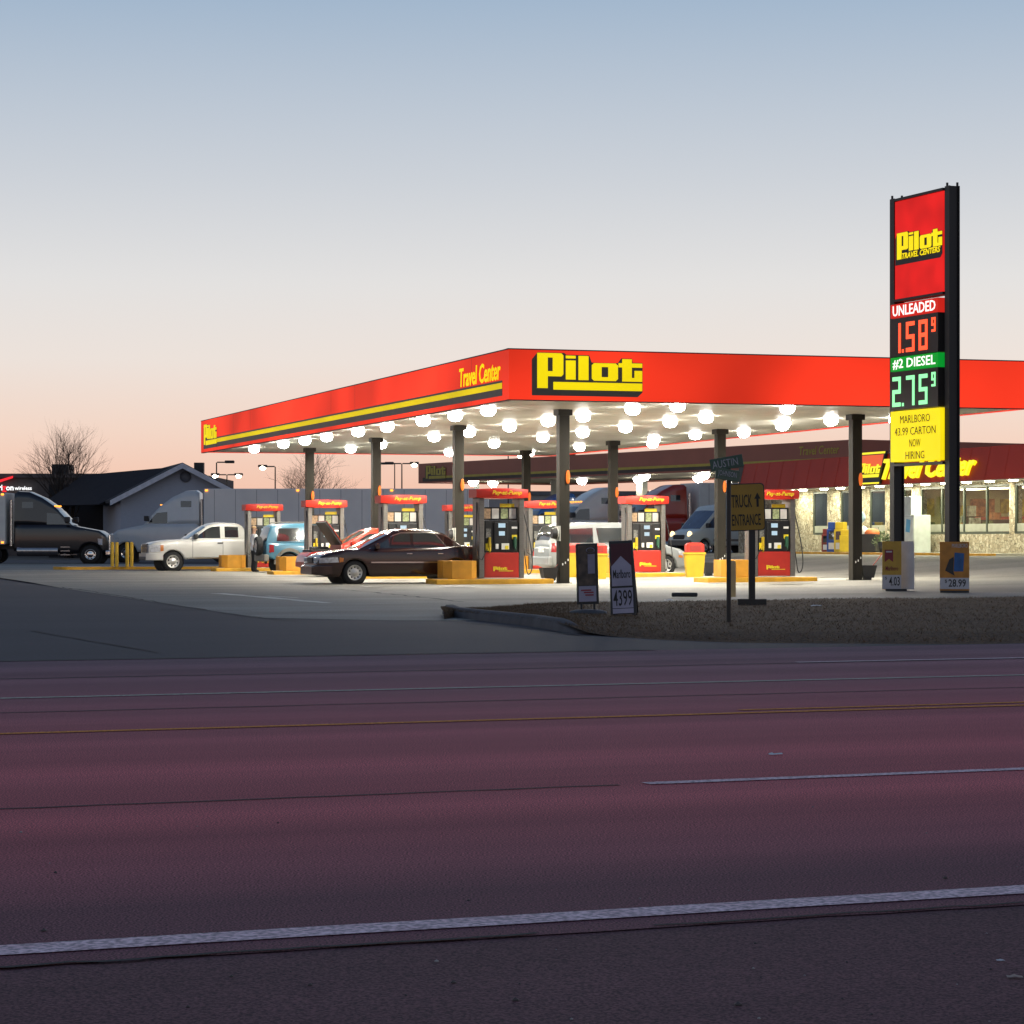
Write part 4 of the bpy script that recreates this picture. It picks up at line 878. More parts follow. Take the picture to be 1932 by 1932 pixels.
# ---------------------------------------------------------------- person at the far left pump
def person():
    root = thing('person', 'person in white shirt and black trousers standing behind the blue off-roader', 'person')
    J = [(0, 0, .93), (0, 0, 1.08), (0, .01, 1.24), (0, .02, 1.40), (0, .03, 1.49), (0, .02, 1.57), (0, .0, 1.66), (0, .01, 1.72),
         (.17, .02, 1.40), (.23, .03, 1.14), (.22, -.04, .90), (.215, -.06, .80), (-.17, .02, 1.40), (-.25, .0, 1.15), (-.2, -.16, .98), (-.17, -.26, .98),
         (.10, 0, .88), (.12, -.01, .48), (.12, .04, .09), (.125, -.12, .03), (-.10, 0, .88), (-.11, -.03, .48), (-.12, .02, .09), (-.135, -.14, .03)]
    E_ = [(0, 1), (1, 2), (2, 3), (3, 4), (4, 5), (5, 6), (6, 7), (3, 8), (8, 9), (9, 10), (10, 11), (3, 12), (12, 13), (13, 14), (14, 15), (0, 16), (16, 17), (17, 18), (18, 19), (0, 20), (20, 21), (21, 22), (22, 23)]
    RR = [.165, .165, .155, .13, .06, .065, .095, .075, .075, .058, .042, .04, .075, .058, .042, .04, .10, .075, .06, .045, .10, .075, .06, .045]
    me = bpy.data.meshes.new('body'); me.from_pydata(J, E_, []); o = bpy.data.objects.new('body', me); COL.objects.link(o)
    md = o.modifiers.new('Skin', 'SKIN'); md.use_smooth_shade = True
    for i, r_ in enumerate(RR): me.skin_vertices[0].data[i].radius = (r_, r_*(.72 if i < 4 else 1)); me.skin_vertices[0].data[i].use_root = (i == 0)
    o.modifiers.new('Subdivision', 'SUBSURF').levels = 2
    dg = bpy.context.evaluated_depsgraph_get(); m2 = bpy.data.meshes.new_from_object(o.evaluated_get(dg)); bpy.data.objects.remove(o)
    bm = bmesh.new(); bm.from_mesh(m2)
    SK, SH, TR, SO = mat('skin', (.42, .24, .16), rough=.55), mat('white_shirt', (.62, .62, .62), rough=.8), mat('black_trousers', (.012, .012, .014), rough=.8), mat('black_shoes', (.01, .01, .01), rough=.5)
    def make(name, m, keep, grow, par):
        b2 = bm.copy(); bmesh.ops.delete(b2, geom=[f for f in b2.faces if not keep(f.calc_center_median())], context='FACES')
        for v in b2.verts: v.co += v.normal*grow
        q = bpy.data.meshes.new(name); b2.to_mesh(q); b2.free(); q.materials.append(m)
        for p in q.polygons: p.use_smooth = True
        ob = bpy.data.objects.new(name, q); COL.objects.link(ob); ob.parent = par; return ob
    make('shirt', SH, lambda c: .86 < c.z < 1.47 and not (abs(c.x) > .13 and c.z < 1.16), .016, root)
    make('trousers', TR, lambda c: .07 < c.z < .97 and abs(c.x) < .2 and not (c.z > .75 and (abs(c.x) > .185 or c.y < -.16)), .012, root)
    make('shoes', SO, lambda c: c.z < .11, .008, root)
    b = MB(); b.ball((0, .018, 1.685), .105, 9, 0, (.92, 1.08, 1.08), lo=.05); b.build('hair', mat('sandy_hair', (.32, .2, .09), rough=.8), root)
    e_ = MB(); [e_.ball((s*.035, -.088, 1.685), .011, 5) for s in (-1, 1)]; e_.box((0, -.092, 1.615), (.045, .008, .01)); e_.build('eyes_and_mouth', M_DARK, root)
    f = MB(); f.ball((0, -.095, 1.655), .018, 5, 0, (.8, 1.2, 1.3)); f.ball((.095, .005, 1.66), .025, 5, 0, (.4, .8, 1.2)); f.ball((-.095, .005, 1.66), .025, 5, 0, (.4, .8, 1.2))
    hd = f
    for hx, hy, hz, dv in ((.215, -.065, .79, Vector((0, -.25, -1))), (-.17, -.27, .98, Vector((.1, -1, -.1)))):
        dv.normalize(); sd_ = Vector((0, 1, 0)) if abs(dv.z) > .5 else Vector((1, 0, 0)); c = Vector((hx, hy, hz))
        for k in range(4): b0 = c+sd_*(-.03+.02*k)+dv*.03; hd.tube([c, b0, b0+dv*.045, b0+dv*.075+dv.cross(sd_)*.02], [.02, .011, .01, .007], 6)
        hd.tube([c+sd_*-.03, c+sd_*-.05+dv*.03, c+sd_*-.05+dv*.06], [.014, .011, .008], 6)
    q = bpy.data.meshes.new('tmp'); q.from_pydata(hd.v, [], hd.f); bm.from_mesh(q); bpy.data.meshes.remove(q)
    make('body', SK, lambda c: True, 0, root); bm.free()
    return root
p = person(); q = dp(480, 1076, 98.6); p.location = (q.x, q.y, 0); p.rotation_euler = (0, 0, math.radians(115))
# ---------------------------------------------------------------- price pylon
def sx(x, Y): return (x-1920)/9600*Y
PR = Vector((sx(3571, 60), 60, 0)); PLf = Vector((sx(3364, 62.3), 62.3, 0)); PD = (PR-PLf).normalized(); PN = PD.cross(ZV); PWD = (PR-PLf).length
pyl = thing('price_sign', 'tall black pylon with red logo panel and lit fuel prices at the verge', 'sign', PLf)
M_PRED = backlit('lit_red_sign', (.2, .01, .008), (1, .02, .018), .72, 1.2, .82); M_PBLK = mat('sign_black_steel', (.006, .006, .007), rough=.5)
M_PYEL = backlit('lit_yellow_sign', (.8, .6, .05), (1, .78, .0), .9, 1.0, .95)
def pp(a, o, z): return PD*a+PN*o+ZV*z
for a in (0, PWD):
    b = MB(); R = Matrix.Rotation(math.atan2(PD.y, PD.x), 4, 'Z')
    b.box((0, 0, 4.8), (.12, .24, 9.45)); b.box((0, .13, 4.8), (.2, .03, 9.45)); b.box((0, -.13, 4.8), (.2, .03, 9.45)); [b.box((.06*k, .1*k, 9.56), (.04, .04, .1)) for k in (-1, 1)]
    b.xform(R); c = b.build('post', M_PBLK, pyl); c.location = pp(a, 0, 0)
def cab(a0, a1, z0, z1, o0, o1, m, name, par=pyl):
    b = MB(); b.prism([pp(a0, o0, z0), pp(a1, o0, z0), pp(a1, o0, z1), pp(a0, o0, z1)], PN*(o1-o0)); return b.build(name, m, par)
A0, A1 = .12, PWD-.14; 
fr_ = MB()
for z0, z1 in ((9.44, 9.5), (7.0, 7.06), (3.02, 3.08)): fr_.prism([pp(A0, -.12, z0), pp(A1, -.12, z0), pp(A1, -.12, z1), pp(A0, -.12, z1)], PN*.3)
fr_.build('frame', M_PBLK, pyl)
pr = cab(A0+.02, A1-.02, 7.07, 9.43, -.1, .14, M_PRED, 'logo_panel')
sd = MB(); sl = MB(); logo(sd, sl, pp(A0+.04, .141, 7.88), PD, ZV, A1-A0-.1, bar=False); sd.build('logo_shadow', M_PBLK, pr)
text(sl, 'TRAVEL CENTERS', pp((A0+A1)/2+.12, .156, 8.08), PD, ZV, 1.72, .14, off=.02, shear=.2, depth=.006); sl.build('logo', M_PYEL, pr)
B0, B1 = A0-.02, A1-.1
M_GRN = backlit('lit_green_sign', (.03, .3, .03), (.0, .30, .025), .9, 1, .95); M_LW = glow('lit_white_letters', (1, .97, .92), 1.3); M_RB = backlit('lit_red_bar', (.5, .03, .02), (.75, .02, .012), .7, 1, .95)
M_DR = glow('led_red', (1, .075, .02), 1.9); M_DG = glow('led_green', (.30, 1, .42), 1.3)
SEG = {'0': 'abcdef', '1': 'bc', '2': 'abged', '5': 'afgcd', '7': 'abc', '8': 'abcdefg', '9': 'abcdfg'}
def digit(mb, ch, a, z, w, h, t, o):
    q = {'a': (0, h, w, h-t), 'g': (0, h/2+t/2, w, h/2-t/2), 'd': (0, t, w, 0), 'f': (0, h, t, h/2), 'b': (w-t, h, w, h/2), 'e': (0, h/2, t, 0), 'c': (w-t, h/2, w, 0)}
    for k, s_ in enumerate(SEG[ch]):
        x0, z1, x1, z0 = q[s_]; oo = o+.001*k; mb.prism([pp(a+x0, oo, z+z0), pp(a+x1, oo, z+z0), pp(a+x1, oo, z+z1), pp(a+x0, oo, z+z1)], PN*.01)
for nm_, zt, word, bm_, dm_, digs in (('u', 6.93, 'UNLEADED', M_RB, M_DR, '158'), ('d', 5.64, '#2 DIESEL', M_GRN, M_DG, '275')):
    c = cab(B0, B1, zt-.33, zt, -.1, .24, bm_, 'grade_panel'); t = MB(); text(t, word, pp((B0+B1)/2, .242, zt-.165), PD, ZV, (B1-B0)*.9, .25, off=.012, depth=.006); t.build('lettering', M_LW, c)
    c = cab(B0, B1, zt-1.27, zt-.345, -.1, .24, mat('led_board', (.012, .01, .009), rough=.5), 'price_display'); t = MB(); z0 = zt-1.19
    for k, ch in enumerate(digs):
        t = MB(); digit(t, ch, B0+.10+.58*k+(.05 if k else 0), z0, .38, .72, .098, .242); t.build('digit', dm_, c)
    t = MB(); digit(t, '9', B1-.27, z0+.40, .17, .34, .055, .242); t.build('small_digit', dm_, c); t = MB(); t.prism([pp(B0+.54, .242, z0), pp(B0+.62, .242, z0), pp(B0+.62, .242, z0+.08), pp(B0+.54, .242, z0+.08)], PN*.01)
    t.build('decimal_point', dm_, c)
c = cab(B0, A1, 3.12, 4.34, -.1, .24, M_PYEL, 'message_board'); t = MB(); M_INK = mat('black_lettering', (.015, .013, .01), rough=.7)
for k, (wd_, ww) in enumerate((('MARLBORO', 1.35), ('43.99 CARTON', 1.85), ('NOW', .5), ('HIRING', .85))): text(t, wd_, pp((B0+A1)/2, .243, 4.13-.29*k), PD, ZV, ww, .19, off=-.004, depth=.004)
t.build('lettering', M_INK, c)

# posters round the pylon posts
def board(name, label, cat, P, ang, W, H, z0, tilt=0.0, group=None):
    r = thing(name, label, cat, P, ang, group); return r
M_PO = mat('poster_yellow', (.42, .25, .03), rough=.5, var=.15, scale=5); M_PO2 = mat('poster_orange', (.42, .17, .02), rough=.5, var=.25, scale=4); M_GREYP = mat('poster_grey_paper', (.45, .44, .46), rough=.6); M_MAR = mat('poster_maroon', (.2, .02, .03)); M_BLU = mat('poster_blue', (.02, .09, .25), var=.3, scale=6)
r = thing('poster_stand', 'folded yellow tobacco poster round the left pylon post, price 4.03', 'poster', PLf+Vector((-.22, -.62, .0)), math.radians(-4), 'posters at the pylon posts')
f = MB(); f.box((0, 0, .62), (.46, .02, 1.16)); fc_ = f.build('front_face', M_PO, r)
f = MB(); f.box((0, -.012, .22), (.455, .012, .34)); f.build('price_strip', M_GREYP, r); t = MB(); text(t, '4.03', (.06, -.02, .24), (1, 0, 0), ZV, .26, .22, off=.01, depth=.003); text(t, '$', (-.14, -.02, .31), (1, 0, 0), ZV, .04, .08, depth=.003); t.build('lettering', M_INK, r)
f = MB(); f.prism([(-.17, -.014, 1.0), (.03, -.014, 1.0), (.03, -.014, .70), (-.07, -.014, .78), (-.17, -.014, .70)], (0, -.004, 0)); f.build('emblem', M_MAR, fc_); t = MB(); text(t, 'Marlboro', (0, -.016, .55), (1, 0, 0), ZV, .30, .11, off=.005, depth=.003); t.build('lettering', M_MAR, fc_); t = MB(); t.box((-.07, -.022, .95), (.14, .006, .035)); t.build('emblem_bar', M_GREYP, fc_)
f = MB(); f.box((.36, .16, .62), (.02, .5, 1.16), M=Matrix.Rotation(.75, 4, 'Z')); f.build('side_face', M_GREYP, r); f = MB(); f.box((.1, .05, .03), (.5, .3, .05)); f.build('foot', M_DARK, r)
r = thing('poster_stand', 'orange tobacco poster on the right pylon post, price 28.99', 'poster', PR+Vector((-.02, -.42, .0)), math.radians(-3), 'posters at the pylon posts')
f = MB(); f.box((0, 0, .62), (.68, .02, 1.14)); fc_ = f.build('front_face', M_PO2, r); f = MB(); f.box((0, -.012, .22), (.675, .012, .26)); f.build('price_strip', M_GREYP, r)
t = MB(); text(t, '28.99', (.06, -.02, .23), (1, 0, 0), ZV, .40, .18, off=.012, depth=.003); text(t, '$', (-.2, -.02, .27), (1, 0, 0), ZV, .05, .09, depth=.003); t.build('lettering', M_INK, r)
f = MB(); f.prism([(.0, -.014, .94), (.22, -.014, .92), (.2, -.014, .5), (-.02, -.014, .5)], (0, -.006, 0)); f.build('pack_picture', M_BLU, fc_); f = MB(); f.prism([(-.22, -.014, .52), (-.12, -.014, .78), (-.02, -.014, .84), (-.03, -.014, .5), (.0, -.014, .4)], (0, -.005, 0)); f.build('dark_picture', M_DARK, fc_)
t = MB(); text(t, 'MARLBORO', (.12, -.016, 1.10), (1, 0, 0), ZV, .36, .09, depth=.003); t.build('lettering', M_GREYP, fc_); f = MB(); f.box((0, .2, .3), (.05, .4, .05)); f.box((0, -.01, .03), (.66, .06, .05)); f.build('foot', M_DARK, r)
# two price boards in the grass
Pb = Vector((sx(2205, 39.5), 39.5, .09)); r = thing('advert_board', 'narrow dark brown pavement board on a domed base in the grass', 'board', Pb, math.radians(-8))
T = Matrix.Translation((0, 0, .14)) @ Matrix.Rotation(math.radians(-5), 4, 'X') @ Matrix.Rotation(math.radians(-2), 4, 'Y')
f = MB(); f.box((0, 0, .47), (.34, .03, .94), bev=.01); f.xform(T); f.build('frame', M_BLACK, r)
f = MB(); f.box((0, -.018, .60), (.27, .01, .62)); f.xform(T); pc_ = f.build('picture', mat('brown_poster', (.075, .05, .035), var=.7, scale=7), r)
f = MB(); f.lathe([(.055, 0), (.07, .004), (.055, .008)], (.06, -.026, .83), (0, -1, 0), 18); k = len(f.v); f.xform(Matrix.Translation((.06, 0, .83)) @ Matrix.Diagonal((1, 1, .62, 1)) @ Matrix.Translation((-.06, 0, -.83))); f.box((.07, -.026, .62), (.11, .004, .3)); f.xform(T); f.build('emblem', mat('dim_lilac', (.22, .2, .26), var=.3), pc_)
f = MB(); f.box((0, -.018, .16), (.27, .01, .24)); f.xform(T); p2 = f.build('price_card', mat('lilac_card', (.3, .28, .36)), r)
t = MB(); [t.box((x, -.026, z), (w_, .004, .022)) for x, z, w_ in ((-.02, .215, .16), (.02, .18, .15), (.03, .14, .13))]; t.xform(T); t.build('red_strokes', mat('dull_red_ink', (.25, .03, .04)), p2)
f = MB(); [f.box((s*.1, 0, .1), (.03, .05, .14)) for s in (-1, 1)]; f.build('bracket', M_DARK, r); f = MB(); f.lathe([(.3, 0), (.29, .03), (.2, .055), (.001, .065)], (0, 0, 0), (0, 0, 1), 24); f.build('base', mat('grey_base', (.07, .07, .075)), r)
Pb = Vector((sx(2340, 38.2), 38.2, .09)); r = thing('price_board', 'black A-frame tobacco price board with white chevron and 43.99', 'board', Pb, math.radians(-7))
for s, nme in ((-1, 'front_panel'), (1, 'rear_panel')):
    T = Matrix.Translation((0, s*.17, .03)) @ Matrix.Rotation(math.radians(s*8.5), 4, 'X') @ Matrix.Rotation(math.radians(-3), 4, 'Y')
    f = MB(); f.prism([(-.185, 0, 0), (.205, 0, 0), (.18, 0, 1.1), (-.17, 0, 1.1)], (0, .03, 0)); [f.box((x, .015, -.02), (.05, .04, .06)) for x in (-.14, .16)]; f.xform(T); pb = f.build(nme, M_BLACK, r)
    if s < 0:
        f = MB(); f.box((.005, -.006, .86), (.30, .008, .40)); f.xform(T); f.build('maroon_sheet', mat('dark_maroon', (.06, .006, .012)), pb)
        f = MB(); f.prism([(-.145, -.014, .42), (.155, -.014, .42), (.15, -.014, .72), (.0, -.014, .87), (-.145, -.014, .72)], (0, -.003, 0)); f.box((.005, -.012, .24), (.31, .01, .30)); f.box((.005, -.012, .045), (.31, .01, .07)); f.xform(T); f.build('white_card', MATS['lilac_card'], pb)
        t = MB(); text(t, 'Marlboro', (.005, -.018, .60), (1, 0, 0), ZV, .26, .13, off=.01, depth=.003); text(t, '4399', (.005, -.018, .24), (1, 0, 0), ZV, .28, .24, off=.005, depth=.003); t.xform(T); t.build('lettering', M_INK, pb)
# street name post
Ps = Vector((sx(2733, 34.8), 34.8, .08)); r = thing('street_sign', 'thin dark street name post with two tilted green blades', 'street sign', Ps)
f = MB(); f.cyl((0, 0, 0), (0, 0, 2.2), .032, n=10); f.build('post', M_BLACK, r); M_SG = mat('sign_green', (.012, .06, .04), rough=.4); M_SL = mat('sign_letters', (.28, .29, .33), rough=.4)
for body_, z, tilt, yaw, cx_, W_, H_ in (('AUSTIN', 2.185, 9.5, -12, -.03, .45, .165), ('JOHNSON', 2.02, -6, 38, -.04, .44, .15)):
    T = Matrix.Translation((cx_, -.03 if body_ == 'AUSTIN' else -.17, z)) @ Matrix.Rotation(math.radians(yaw), 4, 'Z') @ Matrix.Rotation(math.radians(-tilt), 4, 'Y')
    f = MB(); f.box((0, -.02, 0), (W_, .012, H_), bev=.004); f.xform(T); c = f.build('name_blade', M_SG, r); t = MB(); text(t, body_, (-.02, -.029, 0), (1, 0, 0), ZV, W_*.78, H_*.62, depth=.002); t.xform(T); t.build('lettering', M_SL, c)
# truck entrance sign
Pt = Vector((sx(2820, 44.8), 44.8, .08)); r = thing('truck_sign', 'ochre truck entrance board with black arrow on a square black post', 'sign', Pt)
f = MB(); f.box((0, .03, 1.04), (.11, .11, 2.08)); f.box((0, .03, .06), (.5, .12, .1)); f.build('post', M_BLACK, r)
def rrect(w_, h_, rad, y, z): 
    P = []
    for cxx, czz, a0 in ((w_/2-rad, h_/2-rad, 0), (-w_/2+rad, h_/2-rad, 90), (-w_/2+rad, -h_/2+rad, 180), (w_/2-rad, -h_/2+rad, 270)):
        for k in range(5): a = math.radians(a0+22.5*k); P.append((cxx+rad*math.cos(a)-.045, y, z+czz+rad*math.sin(a)))
    return P
T = Matrix.Rotation(math.radians(-2), 4, 'Y') @ Matrix.Rotation(math.radians(-6), 4, 'Z')
f = MB(); f.prism(rrect(.66, .83, .07, -.03, 1.72), (0, -.012, 0)); f.xform(T); c = f.build('sign_edge', M_BLACK, r); f = MB(); f.prism(rrect(.625, .795, .06, -.043, 1.72), (0, -.004, 0)); f.xform(T); c = f.build('sign_face', mat('ochre_sign', (.30, .17, .012), rough=.5, var=.12), r)
t = MB(); text(t, 'TRUCK', (-.115, -.048, 1.83), (1, 0, 0), ZV, .36, .23, off=.01, depth=.003); text(t, 'ENTRANCE', (-.045, -.048, 1.5), (1, 0, 0), ZV, .5, .2, off=.01, depth=.003)
t.prism([(x+.16, -.048, z) for x, z in ((-.02, 1.72), (.02, 1.72), (.02, 1.86), (.055, 1.86), (0, 1.97), (-.055, 1.86), (-.02, 1.86))], (0, -.003, 0)); t.xform(T); t.build('lettering', M_INK, c)
b = MB(); b.cyl((0, 0, 0), (0, 0, .72), .085, n=14); b.ball((0, 0, .72), .085, 6, 0, (1, 1, .3), lo=0); o = b.build('bollard', mat('tan_post', (.55, .38, .18), rough=.8)); o.location = (sx(2744, 53), 53, .05); tag(o, 'short tan bollard directly behind the street name post', 'bollard')
b = MB(); b.box((0, 0, .04), (.55, .12, .09), bev=.03); o = b.build('kerb_stop', M_DARK); o.location = (sx(2567, 54.2), 54.2, .03); tag(o, 'low black kerb stop on the concrete right of the price board', 'kerb stop')

# ---------------------------------------------------------------- store
def st(t, d, z): return S0+SW*t+SN*d+ZV*z
def tx_(x, d=0.0):
    k = (x-1920)/9600; return (k*(123-.3102*d)-13.4+.9507*d)/(.3102+.9507*k)
def stone_mat():
    m = bpy.data.materials.new('rubble_stone'); m.use_nodes = True; n, l = nt(m); b = n['Principled BSDF']; b.inputs['Roughness'].default_value = .85
    tc = n.new('ShaderNodeTexCoord'); v = n.new('ShaderNodeTexVoronoi'); v.inputs['Scale'].default_value = 6.5; v.feature = 'DISTANCE_TO_EDGE'; v2 = n.new('ShaderNodeTexVoronoi'); v2.inputs['Scale'].default_value = 6.5
    nz = n.new('ShaderNodeTexNoise'); nz.inputs['Scale'].default_value = 2.5; mxv = n.new('ShaderNodeMix'); mxv.data_type = 'RGBA'; mxv.blend_type = 'ADD'; mxv.inputs['Factor'].default_value = .25
    l.new(tc.outputs['Object'], mxv.inputs['A']); l.new(nz.outputs['Color'], mxv.inputs['B']); l.new(tc.outputs['Object'], nz.inputs['Vector'])
    for q in (v, v2): l.new(mxv.outputs['Result'], q.inputs['Vector'])
    sep = n.new('ShaderNodeSeparateColor'); l.new(v2.outputs['Color'], sep.inputs['Color'])
    cr = n.new('ShaderNodeValToRGB'); cr.color_ramp.elements[0].color = (.30, .25, .16, 1); cr.color_ramp.elements[1].color = (.56, .51, .38, 1); l.new(sep.outputs['Red'], cr.inputs['Fac'])
    r2 = n.new('ShaderNodeMapRange'); r2.inputs['From Max'].default_value = .07; l.new(v.outputs['Distance'], r2.inputs['Value'])
    mx = n.new('ShaderNodeMix'); mx.data_type = 'RGBA'; mx.inputs['A'].default_value = (.09, .08, .05, 1); l.new(r2.outputs['Result'], mx.inputs['Factor']); l.new(cr.outputs['Color'], mx.inputs['B']); l.new(mx.outputs['Result'], b.inputs['Base Color'])
    bu = n.new('ShaderNodeBump'); bu.inputs['Strength'].default_value = .8; bu.inputs['Distance'].default_value = .06; l.new(r2.outputs['Result'], bu.inputs['Height']); l.new(bu.outputs['Normal'], b.inputs['Normal'])
    return m
M_STONE = stone_mat(); M_MANS = mat('red_metal_mansard', (.42, .034, .015), rough=.6, var=.06, scale=.6, spec=.25); M_FRM = mat('bronze_frame', (.05, .06, .045), rough=.4); M_PANE = pane_mat('shop_glass'); M_IN = mat('shop_interior', (.50, .45, .24), rough=.7, var=.3, scale=1.2)
store = thing('store', 'stone fronted shop with dark red mansard roof and yellow lit sign', 'shop building', (0, 0, 0))
TL, TR, ZB, ZS, ZH, ZE, ZT = -6.4, 40, .2, 1.5, 3.52, 3.66, 5.0
def sbox(mb, t0, t1, d0, d1, z0, z1, mi=0): mb.prism([st(t0, d0, z0), st(t1, d0, z0), st(t1, d1, z0), st(t0, d1, z0)], ZV*(z1-z0), mi)
WIN = [(tx_(3047), tx_(3102)), (tx_(3151), tx_(3231)), (tx_(3260), tx_(3319)), (tx_(3385), tx_(3419)), (tx_(3449), tx_(3785)), (tx_(3804), tx_(3804)+8.4)]
wl = MB(); prev = TL
for i, (a, b_) in enumerate(WIN+[(TR, TR)]):
    sbox(wl, prev, a, -.35, 0, ZB, ZE); prev = b_
    if i < len(WIN) and i != 3: sbox(wl, a, b_, -.35, 0, ZB, ZS)
    if i < len(WIN): sbox(wl, a, b_, -.35, -.002, ZH, ZE)
sbox(wl, TL, TL+.35, -14, -.35, ZB, ZE); wl.build('wall', M_STONE, store)
for i, (a, b_) in enumerate(WIN):
    f = MB(); z0 = ZS if i != 3 else .62; k = 1 if i < 4 else (4 if i == 4 else 4)
    sbox(f, a, b_, -.12, -.03, ZH-.09, ZH-.004); sbox(f, a, b_, -.12, -.03, z0+.004, z0+.09)
    for j in range(k+1): c = a+(b_-a)*j/k; sbox(f, c-(.0 if j == 0 else .05), c+(.0 if j == k else .05)+(.06 if j == 0 else 0)-(.06 if j == k else 0)*0, -.12, -.03, z0+.09, ZH-.09)
    win = f.build('window' if i != 3 else 'door', M_FRM, store)
    for j in range(k):
        c0, c1 = a+(b_-a)*j/k+.06, a+(b_-a)*(j+1)/k-.06; g = MB(); sbox(g, c0, c1, -.085, -.07, z0+.09, ZH-.09); g.build('pane', M_PANE if i >= 3 else M_GLASS, win)
    if i != 3:
        g = MB()
        for j in range(k): c0, c1 = a+(b_-a)*j/k+.07, a+(b_-a)*(j+1)/k-.07; sbox(g, c0, c1, -.068, -.06, ZS+.1, ZS+.42)
        g.build('sill_panel', mat('sill_panel', (.30, .31, .25), rough=.5), win)
inr = MB(); sbox(inr, TL+.4, TR, -9, -8.9, .62, ZE); sbox(inr, TL+.4, TR, -8.9, -.36, .6, .64, 1); sbox(inr, TL+.4, TR, -8.9, -.36, 3.5, 3.54, 2); sbox(inr, TR-.1, TR, -8.9, -.36, .64, 3.5); sbox(inr, tx_(3330), tx_(3330)+.1, -8.9, -.36, .64, 3.5)
inr.build('interior_wall', [M_IN, mat('shop_floor', (.12, .09, .06), rough=.4), M_WHITE], store)
M_TUBE = glow('ceiling_tube', (1, .90, .58), 14.0)
for k in range(9):
    b = MB(); c = tx_(3400)+k*2.4; sbox(b, c, c+1.2, -3.2, -2.6, 3.44, 3.49); sbox(b, c, c+1.2, -6.4, -5.8, 3.44, 3.49); b.build('ceiling_lamp', M_TUBE, store)
rnd = random.Random(5); SHC = [mat('shelf_dark', (.05, .05, .035)), mat('goods_yellow', (.55, .40, .03), var=.5, scale=5), mat('goods_orange', (.5, .18, .06), var=.5, scale=6), mat('goods_green', (.12, .16, .06), var=.6, scale=5), mat('goods_white', (.5, .5, .42), var=.5, scale=6)]
for k in range(11):
    b = MB(); c = tx_(3440)+k*1.25+rnd.uniform(0, .3); dd = rnd.uniform(-4.5, -1.2); h = rnd.uniform(1.2, 1.75); sbox(b, c, c+.95, dd-.5, dd, .64, .64+h, 0)
    for j in range(3): sbox(b, c+.05+.3*j, c+.3+.3*j, dd-.2, dd+.12, .64+h+.002, .64+h+rnd.uniform(.15, .5), rnd.randint(1, 4)); sbox(b, c+.05+.3*j, c+.3+.3*j, dd+.002, dd+.06, 1.2, 1.2+rnd.uniform(.3, h-.7), rnd.randint(1, 4))
    b.build('shelf', SHC, store)
b = MB(); sbox(b, tx_(3455), tx_(3990), -8.88, -8.8, 2.0, 2.18, 2); sbox(b, tx_(3600), tx_(3790), -8.88, -8.78, 2.4, 3.2, 1); sbox(b, tx_(3530), tx_(3585), -4, -3.9, 1.9, 2.15, 2); b.build('menu_board', SHC, store)
b = MB(); pz = tx_(3330)+.11
for k in range(5): d0 = -1.0-1.5*k; sbox(b, pz, pz+.05, d0-1.2, d0, 2.3+.15*(k % 2), 3.1, (1, 4, 2, 1, 3)[k]); sbox(b, pz, pz+.4, d0-1.3, d0-.1, .64, 1.7, 0); sbox(b, pz, pz+.3, d0-1.1, d0-.3, 1.702, 2.05, (3, 1, 4, 2, 1)[k])
b.build('wall_display', SHC, store)
b = MB(); sbox(b, tx_(3460), tx_(3785), -2.2, -2.15, 2.12, 2.24); b.build('red_rail', mat('red_rail', (.6, .08, .03)), store)
for k in range(7):
    b = MB(); c = tx_(3465)+1.75*k; sbox(b, c, c+1.1, -1.6, -.9, .64, 1.7+.2*(k % 3), 0); sbox(b, c+.1, c+.95, -.898, -.86, 1.55, 1.66+.2*(k % 3), (4, 1, 3, 2)[k % 4]); sbox(b, c+.2, c+.7, -1.4, -1.1, 1.702+.2*(k % 3), 2.0+.2*(k % 3), (1, 4, 2)[k % 3]); b.build('counter', SHC, store)
mn = MB(); ML = tx_(2774, 1.2)
mn.prism([st(ML, 0, ZE), st(ML, 1.25, ZE), st(ML, .95, ZT), st(ML, .0, ZT)], SW*(TR-ML)); 
mans = mn.build('mansard', M_MANS, store); ms = MB(); 
for k in range(30): c = ML+.02+k*1.55; ms.prism([st(c, 1.252, ZE+.02), st(c+.04, 1.252, ZE+.02), st(c+.04, .957, ZT-.02), st(c, .957, ZT-.02)], SN*.006)
ms.build('seam', M_MANS, mans)
b = MB(); sbox(b, ML, TR, .02, 1.2, ZE-.03, ZE-.004); b.build('eave_soffit', mat('eave_white', (.5, .5, .42)), store); b = MB(); sbox(b, TL, TR, -14, -.02, ZE+.01, ZT-.1); b.build('roof', M_DARK, store)
M_DL = glow('eave_lamp', (1, .95, .74), 55.0)
for x in (2962, 3011, 3090, 3152, 3225, 3298, 3360, 3405, 3470, 3545, 3625, 3712, 3800, 3890):
    b = MB(); c = st(tx_(x, .75), .75, ZE-.035); b.lathe([(.19, 0), (.17, -.05), (.001, -.06)], c, (0, 0, 1), 14); b.build('eave_lamp', M_DL, store)
    ld = bpy.data.lights.new('eave_light', 'AREA'); ld.shape = 'DISK'; ld.size = .3; ld.energy = 75; ld.color = (1, .96, .66); lo = bpy.data.objects.new('eave_light', ld); COL.objects.link(lo); lo.parent = store; lo.location = c-ZV*.07
def fp(t, z, o=0.0): return st(t, 1.25-.3*(z-ZE)/(ZT-ZE)+o, z)   # point on the mansard face
FZ = (fp(0, ZT)-fp(0, ZE)).normalized()
a, b_ = tx_(3222, 1.2), tx_(3310, 1.2)
f = MB(); f.prism([fp(a, ZE+.02, .02), fp(b_, ZE+.02, .02), fp(b_, ZT+.12, .02), fp(a, ZT+.12, .02)], SN*.12); sgn = f.build('shop_sign', M_PBLK, store)
f = MB()
